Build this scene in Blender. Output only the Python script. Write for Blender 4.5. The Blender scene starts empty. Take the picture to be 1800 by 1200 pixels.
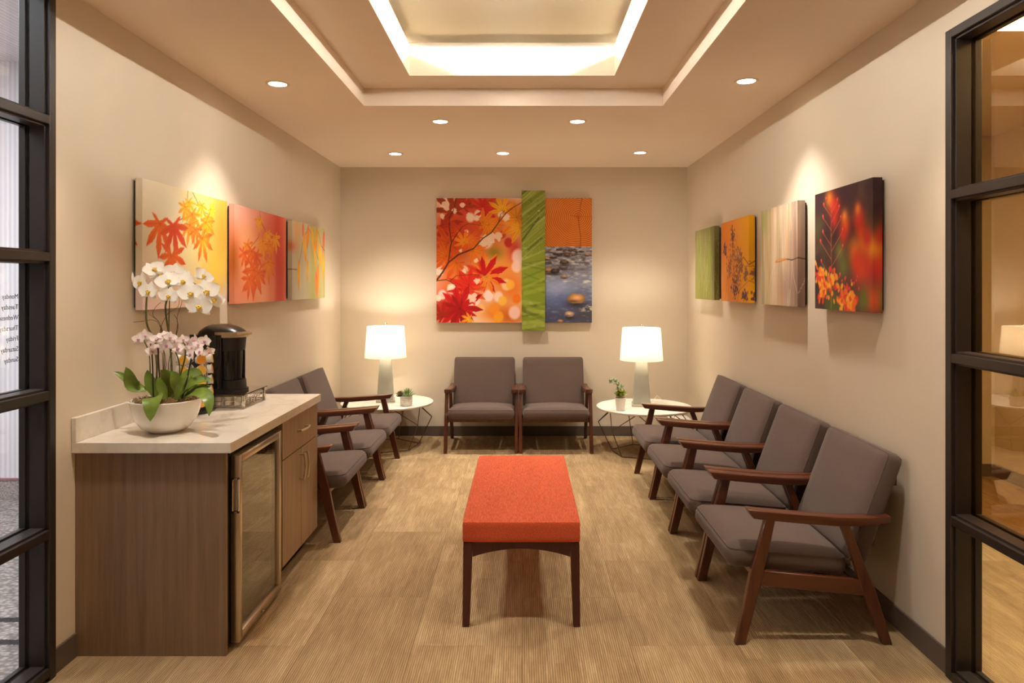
import bpy, bmesh, math, random
import numpy as np
from mathutils import Vector, Matrix

random.seed(7)
PI = math.pi
R = math.radians
S = bpy.context.scene
COL = S.collection

# ------------------------------------------------------------------ camera
F, CX, CY, EYE = 1240.0, 918.0, 500.0, 1.52      # focal length in pixels of an 1800 px frame, vanishing point, eye height
cam_d = bpy.data.cameras.new('camera')
cam_d.sensor_width = 36.0
cam_d.lens = F / 1800 * 36
cam_d.shift_x = (900 - CX) / 1800
cam_d.shift_y = (CY - 600) / 1800
cam_d.clip_start = 0.05
cam = bpy.data.objects.new('camera', cam_d)
COL.objects.link(cam)
cam.location = (0, 0, EYE)
cam.rotation_euler = (PI / 2, 0, 0)
S.camera = cam

# ------------------------------------------------------------------ world, exposure, light levels
w = bpy.data.worlds.new('world'); S.world = w
w.use_nodes = True
w.node_tree.nodes['Background'].inputs[0].default_value = (1.0, 0.86, 0.7, 1)
w.node_tree.nodes['Background'].inputs[1].default_value = 0.02
S.view_settings.view_transform = 'Standard'
S.view_settings.look = 'None'
S.view_settings.gamma = 1
S.view_settings.exposure = 0.80
S.view_settings.use_curve_mapping = False

WARM = (1.0, 0.91, 0.79)
SPOT_W = 60.0          # each recessed downlight
COVE = 168.0             # LED strip radiance in the tray ceiling
LAMP_W = 6.6           # table lamp bulbs
HALL_COOL = 8.5       # lamp panel in the bright room behind the glazing
HALL_WARM = 14.5        # lamp panel in the room behind the other glazing

# ------------------------------------------------------------------ room numbers (metres)
XL, XR, YB, H = -1.83, 1.66, 7.10, 2.70
YF = -2.2
YG = 2.74              # where the side walls end and the glazing starts


def P(x, y, d):
    """pixel of the 1800x1200 frame at depth d"""
    return Vector(((x - CX) * d / F, d, EYE - (y - CY) * d / F))


# ------------------------------------------------------------------ materials
def lin(c):
    c = c / 255.0
    return c / 12.92 if c <= 0.04045 else ((c + 0.055) / 1.055) ** 2.4


def rgb(r, g, b):
    return (lin(r), lin(g), lin(b), 1)


class NT:
    def __init__(s, name):
        s.m = bpy.data.materials.new(name); s.m.use_nodes = True
        s.t = s.m.node_tree; s.n = s.t.nodes; s.l = s.t.links
        s.b = s.n['Principled BSDF']; s.out = s.n['Material Output']

    def new(s, kind, **kw):
        n = s.n.new(kind)
        for k, v in kw.items():
            if hasattr(n, k):
                setattr(n, k, v)
            else:
                n.inputs[k.replace('_', ' ')].default_value = v
        return n

    def link(s, a, b):
        s.l.new(a, b)

    def coord(s, scale=(1, 1, 1), kind='Object'):
        if kind == 'World':
            o = s.new('ShaderNodeNewGeometry').outputs['Position']
        else:
            o = s.new('ShaderNodeTexCoord').outputs[kind]
        mp = s.new('ShaderNodeMapping'); mp.inputs['Scale'].default_value = scale
        s.link(o, mp.inputs[0])
        return mp.outputs[0]

    def noise(s, vec, scale, detail=3, rough=0.5):
        n = s.new('ShaderNodeTexNoise', Scale=scale, Detail=detail, Roughness=rough)
        s.link(vec, n.inputs['Vector'])
        return n.outputs['Fac']

    def ramp(s, fac, stops):
        r = s.new('ShaderNodeValToRGB')
        while len(r.color_ramp.elements) < len(stops):
            r.color_ramp.elements.new(0.5)
        for e, (p, c) in zip(r.color_ramp.elements, stops):
            e.position = p; e.color = c
        s.link(fac, r.inputs[0])
        return r.outputs[0]

    def math(s, op, a, b=None):
        n = s.new('ShaderNodeMath', operation=op)
        for i, v in enumerate((a, b)):
            if v is None:
                continue
            if isinstance(v, (int, float)):
                n.inputs[i].default_value = v
            else:
                s.link(v, n.inputs[i])
        return n.outputs[0]

    def mix(s, fac, a, b, mode='MIX'):
        n = s.new('ShaderNodeMix', data_type='RGBA', blend_type=mode)
        for i, v in ((0, fac), (6, a), (7, b)):
            if isinstance(v, (int, float, tuple)):
                n.inputs[i].default_value = v
            else:
                s.link(v, n.inputs[i])
        return n.outputs[2]

    def bump(s, h, strength, dist=0.002):
        b = s.new('ShaderNodeBump', Strength=strength, Distance=dist)
        s.link(h, b.inputs['Height'])
        s.link(b.outputs[0], s.b.inputs['Normal'])

    def col(s, c):
        if isinstance(c, tuple):
            s.b.inputs['Base Color'].default_value = c
        else:
            s.link(c, s.b.inputs['Base Color'])

    def set(s, **kw):
        for k, v in kw.items():
            s.b.inputs[k.replace('_', ' ')].default_value = v
        return s


def dk(c, f):
    return (c[0] * f, c[1] * f, c[2] * f, 1)


def plain(name, c, rough=0.5, var=0.06, nscale=6.0, bump=0.0, bscale=200.0, **kw):
    t = NT(name)
    v = t.coord()
    n = t.noise(v, nscale, 4)
    t.col(t.ramp(n, [(0.3, dk(c, 1 - var)), (0.7, dk(c, 1 + var * 0.6))]))
    t.set(Roughness=rough, **kw)
    if bump:
        t.bump(t.noise(v, bscale, 2), bump)
    return t.m


def wood(name, c, c2, axis='Z', rough=0.38, scale=1.0, var=0.5, coat=0.0):
    t = NT(name)
    sc = {'X': (1.5, 38, 38), 'Y': (38, 1.5, 38), 'Z': (38, 38, 1.5)}[axis]
    v = t.coord(tuple(a * scale for a in sc))
    n1 = t.noise(v, 1.0, 5, 0.6)
    n2 = t.noise(t.coord(tuple(a * scale * 5 for a in sc)), 1.0, 2)
    f = t.math('ADD', t.math('MULTIPLY', n1, 0.75), t.math('MULTIPLY', n2, 0.25))
    t.col(t.ramp(f, [(0.5 - var * 0.45, c2), (0.5 + var * 0.4, c)]))
    t.set(Roughness=rough, Coat_Weight=coat)
    t.bump(f, 0.08, 0.001)
    return t.m


def fabric(name, c, c2, scale=900.0, stretch=(1, 1, 1), rough=0.95, bump=0.25, slub=0.5):
    t = NT(name)
    v = t.coord(stretch)
    a = t.noise(v, scale * 0.35, 3, 0.7)
    b = t.noise(v, 5.0, 3)
    f = t.math('ADD', t.math('MULTIPLY', a, 0.8), t.math('MULTIPLY', b, 0.2))
    t.col(t.ramp(f, [(0.5 - 0.25 * slub, c2), (0.5 + 0.25 * slub, c)]))
    t.set(Roughness=rough, Sheen_Weight=0.15, Specular_IOR_Level=0.15)
    t.bump(a, bump, 0.001)
    return t.m


def emit(name, c, strength):
    t = NT(name)
    t.set(Emission_Strength=strength); t.b.inputs['Emission Color'].default_value = c
    t.col((0.8, 0.8, 0.8, 1))
    return t.m


def metal(name, c, rough=0.25, aniso=None):
    t = NT(name)
    v = t.coord(aniso or (1, 1, 1))
    n = t.noise(v, 60, 2)
    t.col(t.ramp(n, [(0.3, dk(c, 0.92)), (0.7, c)]))
    t.set(Metallic=1.0, Roughness=rough)
    if aniso:
        t.bump(n, 0.05, 0.0005)
    return t.m


def pane_mat(name, tint, gain=1.5):
    t = NT(name)
    tr = t.new('ShaderNodeBsdfTransparent'); tr.inputs[0].default_value = tint
    gl = t.new('ShaderNodeBsdfGlossy'); gl.inputs['Roughness'].default_value = 0.0
    gl.inputs[0].default_value = (0.95, 0.95, 0.93, 1)
    fr = t.new('ShaderNodeFresnel')
    bf = t.new('ShaderNodeNewGeometry').outputs['Backfacing']
    t.link(t.math('SUBTRACT', 1.5, t.math('MULTIPLY', bf, 1.5 - 1 / 1.5)), fr.inputs[0])
    f = t.math('MINIMUM', t.math('MULTIPLY', fr.outputs[0], gain), 1.0)
    mx = t.new('ShaderNodeMixShader')
    t.link(f, mx.inputs[0]); t.link(tr.outputs[0], mx.inputs[1]); t.link(gl.outputs[0], mx.inputs[2])
    t.link(mx.outputs[0], t.out.inputs[0])
    return t.m


def petal_mat(name, c):
    t = NT(name)
    d = t.new('ShaderNodeBsdfDiffuse'); tl = t.new('ShaderNodeBsdfTranslucent')
    n = t.noise(t.coord(), 3.0, 3)
    cc = t.ramp(n, [(0.3, dk(c, 0.95)), (0.7, c)])
    t.link(cc, d.inputs[0]); t.link(cc, tl.inputs[0])
    mx = t.new('ShaderNodeMixShader'); mx.inputs[0].default_value = 0.36
    t.link(d.outputs[0], mx.inputs[1]); t.link(tl.outputs[0], mx.inputs[2]); t.link(mx.outputs[0], t.out.inputs[0])
    return t.m


M = {}
M['wall'] = plain('wall_paint', rgb(216, 202, 182), 0.75, 0.025, 1.5, 0.12, 350)
M['ceiling'] = plain('ceiling_paint', rgb(236, 219, 199), 0.85, 0.02, 1.5, 0.06, 300)
M['tray'] = plain('tray_paint', rgb(232, 222, 200), 0.85, 0.02, 1.5)
M['baseboard'] = plain('rubber_baseboard', rgb(98, 84, 74), 0.55, 0.06, 8)
M['black_frame'] = plain('dark_bronze_frame', rgb(40, 32, 29), 0.42, 0.10, 30, 0.05, 500)
M['gasket'] = plain('black_gasket', rgb(18, 15, 14), 0.6)
M['glass'] = pane_mat('clear_glass', (0.93, 0.95, 0.93, 1), 1.3)
M['glass_amber'] = pane_mat('bronze_tinted_glass', (0.78, 0.66, 0.46, 1), 2.2)
M['walnut'] = wood('walnut_wood', rgb(104, 54, 29), rgb(62, 28, 15), 'Z', 0.33, 0.7, 0.55, 0.15)
M['walnut_y'] = wood('walnut_wood_arm', rgb(110, 58, 31), rgb(66, 30, 16), 'Y', 0.33, 0.7, 0.55, 0.15)
M['mahogany'] = wood('mahogany_wood', rgb(88, 36, 26), rgb(56, 20, 14), 'Z', 0.38, 0.7, 0.5)
M['laminate'] = wood('grey_brown_laminate', rgb(152, 124, 98), rgb(112, 88, 68), 'Z', 0.42, 1.0, 0.55)
M['laminate_front'] = wood('laminate_front', rgb(168, 138, 106), rgb(134, 106, 78), 'Z', 0.42, 1.0, 0.55)
M['taupe'] = fabric('taupe_upholstery', rgb(107, 89, 81), rgb(88, 73, 66), 1400)
M['orange'] = fabric('orange_chenille', rgb(222, 102, 62), rgb(186, 72, 40), 700, (1, 0.12, 1), 0.9, 0.3, 0.42)
M['white_gloss'] = plain('white_glazed_ceramic', rgb(238, 234, 226), 0.12, 0.02, 5, Coat_Weight=0.3)
M['white_matte'] = plain('white_matte', rgb(236, 230, 220), 0.6, 0.03, 12)
M['grey_ceramic'] = plain('pale_grey_ceramic', rgb(170, 169, 156), 0.3, 0.06, 14, 0.06, 60)
M['acrylic'] = plain('clear_acrylic_base', rgb(206, 196, 176), 0.08, 0.04, 8, Transmission_Weight=0.2)
M['chrome'] = metal('chrome', rgb(214, 208, 198), 0.14)
M['steel'] = metal('brushed_stainless', rgb(206, 192, 174), 0.30, (4, 4, 200))
M['nickel'] = metal('satin_nickel', rgb(206, 190, 164), 0.30)
M['bronze_wire'] = metal('bronze_wire', rgb(120, 98, 76), 0.32)
M['black_plastic'] = plain('black_plastic', rgb(26, 24, 26), 0.30, 0.06, 10, 0.03, 900)
M['black_gloss'] = plain('black_gloss', rgb(22, 20, 22), 0.12, 0.05, 10)
M['dark_inside'] = plain('dark_interior', rgb(58, 50, 38), 0.6)
M['smoked_glass'] = pane_mat('smoked_glass', (0.28, 0.25, 0.22, 1), 2.0)
M['fridge_glass'] = pane_mat('fridge_glass', (0.66, 0.60, 0.48, 1), 1.5)
M['leaf'] = plain('orchid_leaf', rgb(112, 134, 48), 0.36, 0.30, 18, 0.05, 80, Subsurface_Weight=0.0)
M['stem'] = plain('orchid_stem', rgb(92, 92, 42), 0.5, 0.2, 30)
M['dark_stem'] = plain('dark_support_stem', rgb(56, 40, 28), 0.5, 0.2, 30)
M['twig'] = plain('willow_twig', rgb(108, 78, 46), 0.7, 0.25, 40)
M['petal'] = petal_mat('white_petal', rgb(252, 249, 243))
M['petal_pink'] = petal_mat('blush_petal', rgb(253, 243, 240))
M['lip'] = plain('yellow_orchid_lip', rgb(222, 184, 60), 0.5, 0.25, 120)
M['lip_pink'] = plain('magenta_orchid_lip', rgb(208, 142, 172), 0.5, 0.25, 120)
M['moss'] = plain('spanish_moss', rgb(150, 118, 70), 0.9, 0.35, 60)
M['moss_bed'] = plain('moss_bed', rgb(112, 84, 48), 0.95, 0.4, 60, 0.8, 120)
M['succ'] = plain('succulent_green', rgb(120, 150, 92), 0.55, 0.2, 50)
M['succ_lime'] = plain('lime_leaf', rgb(150, 172, 52), 0.5, 0.25, 50)
M['succ_yellow'] = plain('yellow_green_leaf', rgb(196, 204, 92), 0.5, 0.2, 50)
M['succ_pale'] = plain('pale_green_leaf', rgb(168, 182, 140), 0.6, 0.2, 50)
M['succ_dark'] = plain('dark_red_green_leaf', rgb(112, 104, 66), 0.5, 0.3, 50)
M['soil'] = plain('soil', rgb(70, 52, 36), 0.95, 0.3, 60, 0.6, 200)
M['pod_lid'] = plain('yellow_pod_lid', rgb(232, 176, 62), 0.4, 0.15, 60)
M['pod_lid2'] = plain('orange_pod_lid', rgb(214, 138, 34), 0.4, 0.15, 60)
M['pod_cup'] = plain('white_pod_cup', rgb(226, 220, 208), 0.45, 0.03, 20)
M['vinyl'] = plain('grey_vinyl_lettering', rgb(92, 86, 92), 0.8, Specular_IOR_Level=0.05)
M['trim_ring'] = plain('downlight_trim', rgb(226, 208, 184), 0.5, 0.02)
M['lens'] = emit('downlight_lens', (1.0, 0.88, 0.68, 1), 14.0)
M['led'] = emit('led_strip_light', (1.0, 0.95, 0.87, 1), COVE)
M['panel_cool'] = emit('cool_lamp_panel', (0.92, 0.93, 1.0, 1), HALL_COOL)
M['panel_warm'] = emit('warm_lamp_panel', (1.0, 0.82, 0.56, 1), HALL_WARM)
M['bulb'] = emit('bulb_glass', (1.0, 0.82, 0.55, 1), 10.0)
M['pink_rail'] = plain('rose_rail', rgb(150, 110, 112), 0.5)
M['backing'] = plain('canvas_backing', rgb(60, 42, 30), 0.8)


def mat_quartz():
    t = NT('white_quartz')
    v = t.coord((1, 1, 1), 'World')
    n = t.noise(v, 3.0, 6, 0.65)
    vein = t.math('ABSOLUTE', t.math('SUBTRACT', n, 0.5))
    t.col(t.ramp(vein, [(0.0, rgb(218, 207, 192)), (0.05, rgb(226, 216, 202)), (0.2, rgb(228, 219, 206))]))
    t.set(Roughness=0.14)
    return t.m


def mat_marble():
    t = NT('white_marble_top')
    n = t.noise(t.coord(), 5.0, 6, 0.65)
    vein = t.math('ABSOLUTE', t.math('SUBTRACT', n, 0.5))
    t.col(t.ramp(vein, [(0.0, rgb(232, 224, 210)), (0.06, rgb(240, 234, 222)), (0.2, rgb(242, 237, 226))]))
    t.set(Roughness=0.25)
    return t.m


def mat_carpet():
    t = NT('striated_carpet')
    oi = t.new('ShaderNodeObjectInfo')
    off = t.new('ShaderNodeCombineXYZ')
    t.link(t.math('MULTIPLY', oi.outputs['Random'], 37.0), off.inputs[0])
    t.link(t.math('MULTIPLY', oi.outputs['Random'], 91.0), off.inputs[1])
    pos = t.new('ShaderNodeNewGeometry').outputs['Position']
    add = t.new('ShaderNodeVectorMath', operation='ADD')
    t.link(pos, add.inputs[0]); t.link(off.outputs[0], add.inputs[1])

    def scaled(sc, src):
        mp = t.new('ShaderNodeMapping'); mp.inputs['Scale'].default_value = sc
        t.link(src, mp.inputs[0]); return mp.outputs[0]
    # blocky streaks that run along the room
    vor = t.new('ShaderNodeTexVoronoi', distance='CHEBYCHEV', Scale=1.0)
    t.link(scaled((11.0, 2.4, 1), add.outputs[0]), vor.inputs['Vector'])
    sep = t.new('ShaderNodeSeparateColor'); t.link(vor.outputs['Color'], sep.inputs[0])
    n1 = t.noise(scaled((22, 3.4, 1), add.outputs[0]), 1.0, 6, 0.65)
    n2 = t.noise(scaled((150, 7, 1), pos), 1.0, 3, 0.6)
    n3 = t.noise(pos, 260, 2, 0.6)
    cloud = t.noise(scaled((2.2, 1.6, 1), add.outputs[0]), 1.0, 3)
    f = t.math('ADD', t.math('MULTIPLY', sep.outputs[0], 0.07), t.math('MULTIPLY', n1, 0.40))
    f = t.math('ADD', f, t.math('MULTIPLY', n2, 0.36))
    f = t.math('ADD', f, t.math('MULTIPLY', cloud, 0.26))
    f = t.math('ADD', f, t.math('MULTIPLY', oi.outputs['Random'], 0.10))
    c = t.ramp(f, [(0.42, rgb(142, 116, 86)), (0.60, rgb(168, 141, 105)), (0.80, rgb(202, 176, 136))])
    # tufted rows
    wv = t.new('ShaderNodeTexWave', Scale=1.0, Distortion=1.2, Detail=1.0)
    wv.inputs['Detail Scale'].default_value = 3.0
    t.link(scaled((34, 1.6, 1), pos), wv.inputs['Vector'])
    rib = t.math('ADD', t.math('MULTIPLY', wv.outputs['Fac'], 0.7), t.math('MULTIPLY', n3, 0.6))
    c = t.mix(1.0, c, t.ramp(rib, [(0.25, (0.60, 0.58, 0.55, 1)), (0.75, (1.12, 1.12, 1.12, 1))]), 'MULTIPLY')
    t.col(c)
    t.set(Roughness=1.0, Specular_IOR_Level=0.05)
    t.bump(rib, 0.5, 0.003)
    return t.m


def mat_loop_carpet():
    t = NT('grey_loop_carpet')
    v = t.coord((1, 1.6, 1), 'World')
    vor = t.new('ShaderNodeTexVoronoi', Scale=38.0); t.link(v, vor.inputs['Vector'])
    n = t.noise(v, 60, 3)
    f = t.math('ADD', t.math('MULTIPLY', vor.outputs['Distance'], 0.8), t.math('MULTIPLY', n, 0.4))
    c = t.ramp(f, [(0.2, rgb(190, 180, 176)), (0.75, rgb(120, 112, 108))])
    sx = t.new('ShaderNodeSeparateXYZ')
    t.link(t.new('ShaderNodeNewGeometry').outputs['Position'], sx.inputs[0])
    yy = t.math('ADD', sx.outputs[1], t.math('MULTIPLY', t.math('SUBTRACT', n, 0.5), 0.03))
    m1 = t.math('LESS_THAN', t.math('ABSOLUTE', t.math('SUBTRACT', yy, 3.20)), 0.022)
    m2 = t.math('LESS_THAN', t.math('ABSOLUTE', t.math('SUBTRACT', yy, 3.0)), 0.022)
    c = t.mix(t.math('MAXIMUM', m1, m2), c, rgb(52, 48, 50))
    t.col(c); t.set(Roughness=1.0)
    t.bump(f, 0.7, 0.004)
    return t.m


def mat_ribbed():
    t = NT('white_ribbed_panel')
    v = t.coord((1, 1, 1), 'World')
    wv = t.new('ShaderNodeTexWave', Scale=9.0, Distortion=0.6)
    t.link(v, wv.inputs['Vector'])
    n = t.noise(t.coord((60, 1, 0.2), 'World'), 1.0, 2)
    f = t.math('ADD', t.math('MULTIPLY', wv.outputs['Fac'], 0.4), t.math('MULTIPLY', n, 0.6))
    t.col(t.ramp(f, [(0.2, rgb(206, 200, 206)), (0.8, rgb(236, 232, 236))]))
    t.set(Roughness=0.7)
    return t.m


def mat_granite():
    t = NT('speckled_stone_base')
    n = t.noise(t.coord((1, 1, 1), 'World'), 90, 4, 0.7)
    t.col(t.ramp(n, [(0.35, rgb(110, 100, 98)), (0.65, rgb(196, 184, 178))]))
    t.set(Roughness=0.5)
    return t.m


def mat_shade():
    t = NT('white_linen_shade')
    d = t.new('ShaderNodeBsdfDiffuse'); d.inputs[0].default_value = (0.9, 0.86, 0.78, 1)
    tl = t.new('ShaderNodeBsdfTranslucent'); tl.inputs[0].default_value = (0.95, 0.90, 0.80, 1)
    n = t.noise(t.coord((300, 300, 300)), 1.0, 2)
    mx = t.new('ShaderNodeMixShader')
    t.link(t.math('ADD', t.math('MULTIPLY', n, 0.06), 0.52), mx.inputs[0])
    t.link(d.outputs[0], mx.inputs[1]); t.link(tl.outputs[0], mx.inputs[2])
    t.link(mx.outputs[0], t.out.inputs[0])
    return t.m


def mat_pot():
    t = NT('white_textured_pot')
    v = t.coord((1, 1, 1))
    b = t.noise(t.coord((30, 30, 220)), 1.0, 3)
    t.col(t.ramp(b, [(0.35, rgb(206, 196, 184)), (0.65, rgb(240, 236, 228))]))
    t.set(Roughness=0.7); t.bump(b, 0.4, 0.002)
    return t.m


def mat_print():
    t = NT('canvas_photo_print')
    a = t.new('ShaderNodeVertexColor', layer_name='print')
    t.link(a.outputs[0], t.b.inputs['Base Color'])
    t.set(Roughness=0.6, Specular_IOR_Level=0.25)
    t.bump(t.noise(t.coord(), 900, 1), 0.06, 0.0005)
    return t.m


M['quartz'] = mat_quartz(); M['marble'] = mat_marble(); M['carpet'] = mat_carpet()
M['loop'] = mat_loop_carpet(); M['ribbed'] = mat_ribbed(); M['granite'] = mat_granite()
M['shade'] = mat_shade(); M['pot'] = mat_pot(); M['print'] = mat_print()


# ------------------------------------------------------------------ mesh helpers
class MB:
    def __init__(s):
        s.v, s.f = [], []

    def add(s, verts, faces):
        o = len(s.v)
        s.v += [tuple(p) for p in verts]
        s.f += [tuple(i + o for i in f) for f in faces]
        return s

    def bm(s, bm):
        bm.verts.index_update()
        s.add([v.co for v in bm.verts], [[v.index for v in f.verts] for f in bm.faces])
        bm.free()
        return s

    def box(s, x0, x1, y0, y1, z0, z1, bev=0.0, seg=2, mat=None):
        bm = bmesh.new()
        bmesh.ops.create_cube(bm, size=1)
        for v in bm.verts:
            v.co = Vector(((x0 + x1) / 2 + v.co.x * (x1 - x0), (y0 + y1) / 2 + v.co.y * (y1 - y0), (z0 + z1) / 2 + v.co.z * (z1 - z0)))
        if bev:
            bmesh.ops.bevel(bm, geom=list(bm.edges), offset=bev, segments=seg, profile=0.5, affect='EDGES')
        if mat is not None:
            bm.transform(mat)
        return s.bm(bm)

    def prism(s, poly, plane, a, b, bev=0.0, seg=1):
        """poly: list of 2D points; plane 'yz' extruded along x, 'xz' along y, 'xy' along z"""
        def p3(p, t):
            return {'yz': (t, p[0], p[1]), 'xz': (p[0], t, p[1]), 'xy': (p[0], p[1], t)}[plane]
        bm = bmesh.new()
        v0 = [bm.verts.new(p3(p, a)) for p in poly]
        v1 = [bm.verts.new(p3(p, b)) for p in poly]
        n = len(poly)
        bm.faces.new(v0); bm.faces.new(v1[::-1])
        for i in range(n):
            bm.faces.new((v0[i], v1[i], v1[(i + 1) % n], v0[(i + 1) % n]))
        bmesh.ops.recalc_face_normals(bm, faces=list(bm.faces))
        if bev:
            bmesh.ops.bevel(bm, geom=list(bm.edges), offset=bev, segments=seg, profile=0.5, affect='EDGES', clamp_overlap=True)
        return s.bm(bm)

    def tube(s, pts, r, n=8, closed=False, caps=True):
        pts = [Vector(p) for p in pts]
        m = len(pts)
        rs = r if isinstance(r, (list, tuple)) else [r] * m
        rings = []
        prev = None
        for i, p in enumerate(pts):
            if closed:
                t = (pts[(i + 1) % m] - pts[i - 1])
            else:
                t = pts[min(i + 1, m - 1)] - pts[max(i - 1, 0)]
            t.normalize()
            if prev is None:
                a = Vector((0, 0, 1)) if abs(t.z) < 0.9 else Vector((1, 0, 0))
                u = t.cross(a).normalized()
            else:
                u = (prev - t * prev.dot(t)).normalized()
            prev = u
            v = t.cross(u)
            rings.append([p + (u * math.cos(2 * PI * k / n) + v * math.sin(2 * PI * k / n)) * rs[i] for k in range(n)])
        verts = [q for rg in rings for q in rg]
        faces = []
        for i in range(m if closed else m - 1):
            j = (i + 1) % m
            for k in range(n):
                faces.append((i * n + k, i * n + (k + 1) % n, j * n + (k + 1) % n, j * n + k))
        if caps and not closed:
            faces.append(tuple(range(n))[::-1]); faces.append(tuple((m - 1) * n + k for k in range(n)))
        return s.add(verts, faces)

    def lathe(s, prof, n=32, c=(0, 0, 0), sy=1.0):
        """prof: (r, z) from the bottom up"""
        verts, faces = [], []
        for r, z in prof:
            for k in range(n):
                a = 2 * PI * k / n
                verts.append((c[0] + r * math.cos(a), c[1] + r * math.sin(a) * sy, c[2] + z))
        for i in range(len(prof) - 1):
            for k in range(n):
                faces.append((i * n + k, i * n + (k + 1) % n, (i + 1) * n + (k + 1) % n, (i + 1) * n + k))
        faces.append(tuple(range(n))[::-1]); faces.append(tuple((len(prof) - 1) * n + k for k in range(n)))
        return s.add(verts, faces)

    def cushion(s, hx, hy, hz, r, crown=0.0, n=12, mat=None, back_crown=0.0):
        """rounded box with a crowned top"""
        def ax(h):
            t = [-1 + 2 * i / n for i in range(n + 1)]
            return [h * math.copysign(abs(a) ** 0.7, a) for a in t]
        X, Y, Z = ax(hx), ax(hy), [hz * a for a in (-1, -0.75, -0.4, 0, 0.4, 0.75, 1)]
        bm = bmesh.new()
        cache = {}

        def vert(p):
            k = tuple(round(c, 6) for c in p)
            if k not in cache:
                q = Vector((max(-(hx - r), min(hx - r, p[0])), max(-(hy - r), min(hy - r, p[1])), max(-(hz - r), min(hz - r, p[2]))))
                d = Vector(p) - q
                o = q + d.normalized() * r if d.length > 1e-9 else q
                k1 = (1 - min(1, (p[0] / hx) ** 2)) ** 0.7 * (1 - min(1, (p[1] / hy) ** 2)) ** 0.7
                o = Vector(o)
                o.z += crown * k1 * (0.5 + 0.5 * o.z / hz)
                cache[k] = bm.verts.new(o)
            return cache[k]

        def grid(A, B, f):
            for i in range(len(A) - 1):
                for j in range(len(B) - 1):
                    bm.faces.new((vert(f(A[i], B[j])), vert(f(A[i + 1], B[j])), vert(f(A[i + 1], B[j + 1])), vert(f(A[i], B[j + 1]))))
        for sg in (-1, 1):
            grid(X, Y, lambda a, b: (a, b, sg * hz))
            grid(X, Z, lambda a, b: (a, sg * hy, b))
            grid(Y, Z, lambda a, b: (sg * hx, a, b))
        bmesh.ops.recalc_face_normals(bm, faces=list(bm.faces))
        if mat is not None:
            bm.transform(mat)
        return s.bm(bm)

    def mesh(s, name, m, smooth=True, ang=35):
        me = bpy.data.meshes.new(name)
        me.from_pydata(s.v, [], s.f)
        me.materials.append(m)
        if smooth:
            me.polygons.foreach_set('use_smooth', [True] * len(me.polygons))
            me.set_sharp_from_angle(angle=R(ang))
        me.update()
        return me


def link(name, data, parent=None):
    o = bpy.data.objects.new(name, data)
    COL.objects.link(o)
    if parent is not None:
        o.parent = parent
    return o


def tag(o, label=None, cat=None, group=None, kind=None):
    if label: o['label'] = label
    if cat: o['category'] = cat
    if group: o['group'] = group
    if kind: o['kind'] = kind
    return o


def thing(name, label, cat, loc=(0, 0, 0), rz=0.0, group=None):
    o = link(name, None)
    o.empty_display_size = 0.1
    o.location = loc; o.rotation_euler = (0, 0, rz)
    return tag(o, label, cat, group)


def part(name, mb, m, parent, smooth=True, ang=35, label=None):
    o = link(name, mb.mesh(name, m, smooth, ang), parent)
    if label: o['label'] = label
    return o


def struct(name, mb, m, label=None, smooth=False):
    o = link(name, mb.mesh(name, m, smooth))
    return tag(o, label, None, None, 'structure')


def copy_tree(o, parent=None):
    c = o.copy(); COL.objects.link(c); c.parent = parent
    for ch in list(o.children):
        copy_tree(ch, c)
    return c


# ================================================================== THE SETTING
# ---- floor with carpet tiles
fl = MB(); fl.box(XL - 0.14, 3.85, YF, YB + 0.12, -0.12, -0.006)
floor = struct('floor', fl, M['carpet'], 'tan striated carpet tile floor')
tw, tl_ = 0.457, 0.914
shared = {}
x0_, x1_, y0_, y1_ = XL, 3.75, 1.6, YB
col_i = 0
x = x0_
while x < x1_ - 1e-4:
    xe = min(x + tw, x1_)
    y = y0_ - (tl_ / 2 if col_i % 2 else 0)
    while y < y1_ - 1e-4:
        ya, ye = max(y, y0_), min(y + tl_, y1_)
        if ye - ya > 0.03:
            key = (round(xe - x, 4), round(ye - ya, 4))
            if key not in shared:
                b = MB(); g = 0.0006
                b.box(g, key[0] - g, g, key[1] - g, -0.006, 0.0)
                shared[key] = b.mesh('carpet_tile', M['carpet'], False)
            o = link('carpet_tile', shared[key], floor); o.location = (x, ya, 0)
        y += tl_
    x = xe; col_i += 1

# ---- walls
b = MB(); b.box(XL - 0.12, XR + 0.12, YB, YB + 0.12, 0, 3.2)
struct('wall_back', b, M['wall'], 'beige painted end wall with lamps and artwork')
b = MB(); b.box(XL - 0.12, XL, YG, YB, 0, 3.2)
struct('wall_left', b, M['wall'], 'beige painted wall behind the coffee counter')
b = MB(); b.box(XR, XR + 0.12, YG, YB, 0, 3.2); b.box(XR, XR + 0.12, 0.6, YG, 2.50, 3.2); b.box(XR, XR + 0.12, YF, 0.6, 0, 3.2)
struct('wall_right', b, M['wall'], 'beige painted wall behind the row of four chairs')
b = MB(); b.box(XL - 0.12, XL, YF, 0.55, 0, 3.2); b.box(XL - 0.12, XR + 0.12, YF - 0.12, YF, 0, 3.2)
struct('wall_entry', b, M['wall'], 'beige wall at the entry end of the room')

# ---- baseboards
b = MB(); b.box(XL, XR, YB - 0.010, YB, 0, 0.098, 0.003)
struct('baseboard_back', b, M['baseboard'])
b = MB(); b.box(XL, XL + 0.010, YG, 2.885, 0, 0.098, 0.003); b.box(XL, XL + 0.010, 4.135, YB - 0.01, 0, 0.098, 0.003)
struct('baseboard_left', b, M['baseboard'])
b = MB(); b.box(XR - 0.010, XR, YG, YB - 0.01, 0, 0.098, 0.003)
struct('baseboard_right', b, M['baseboard'])

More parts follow.
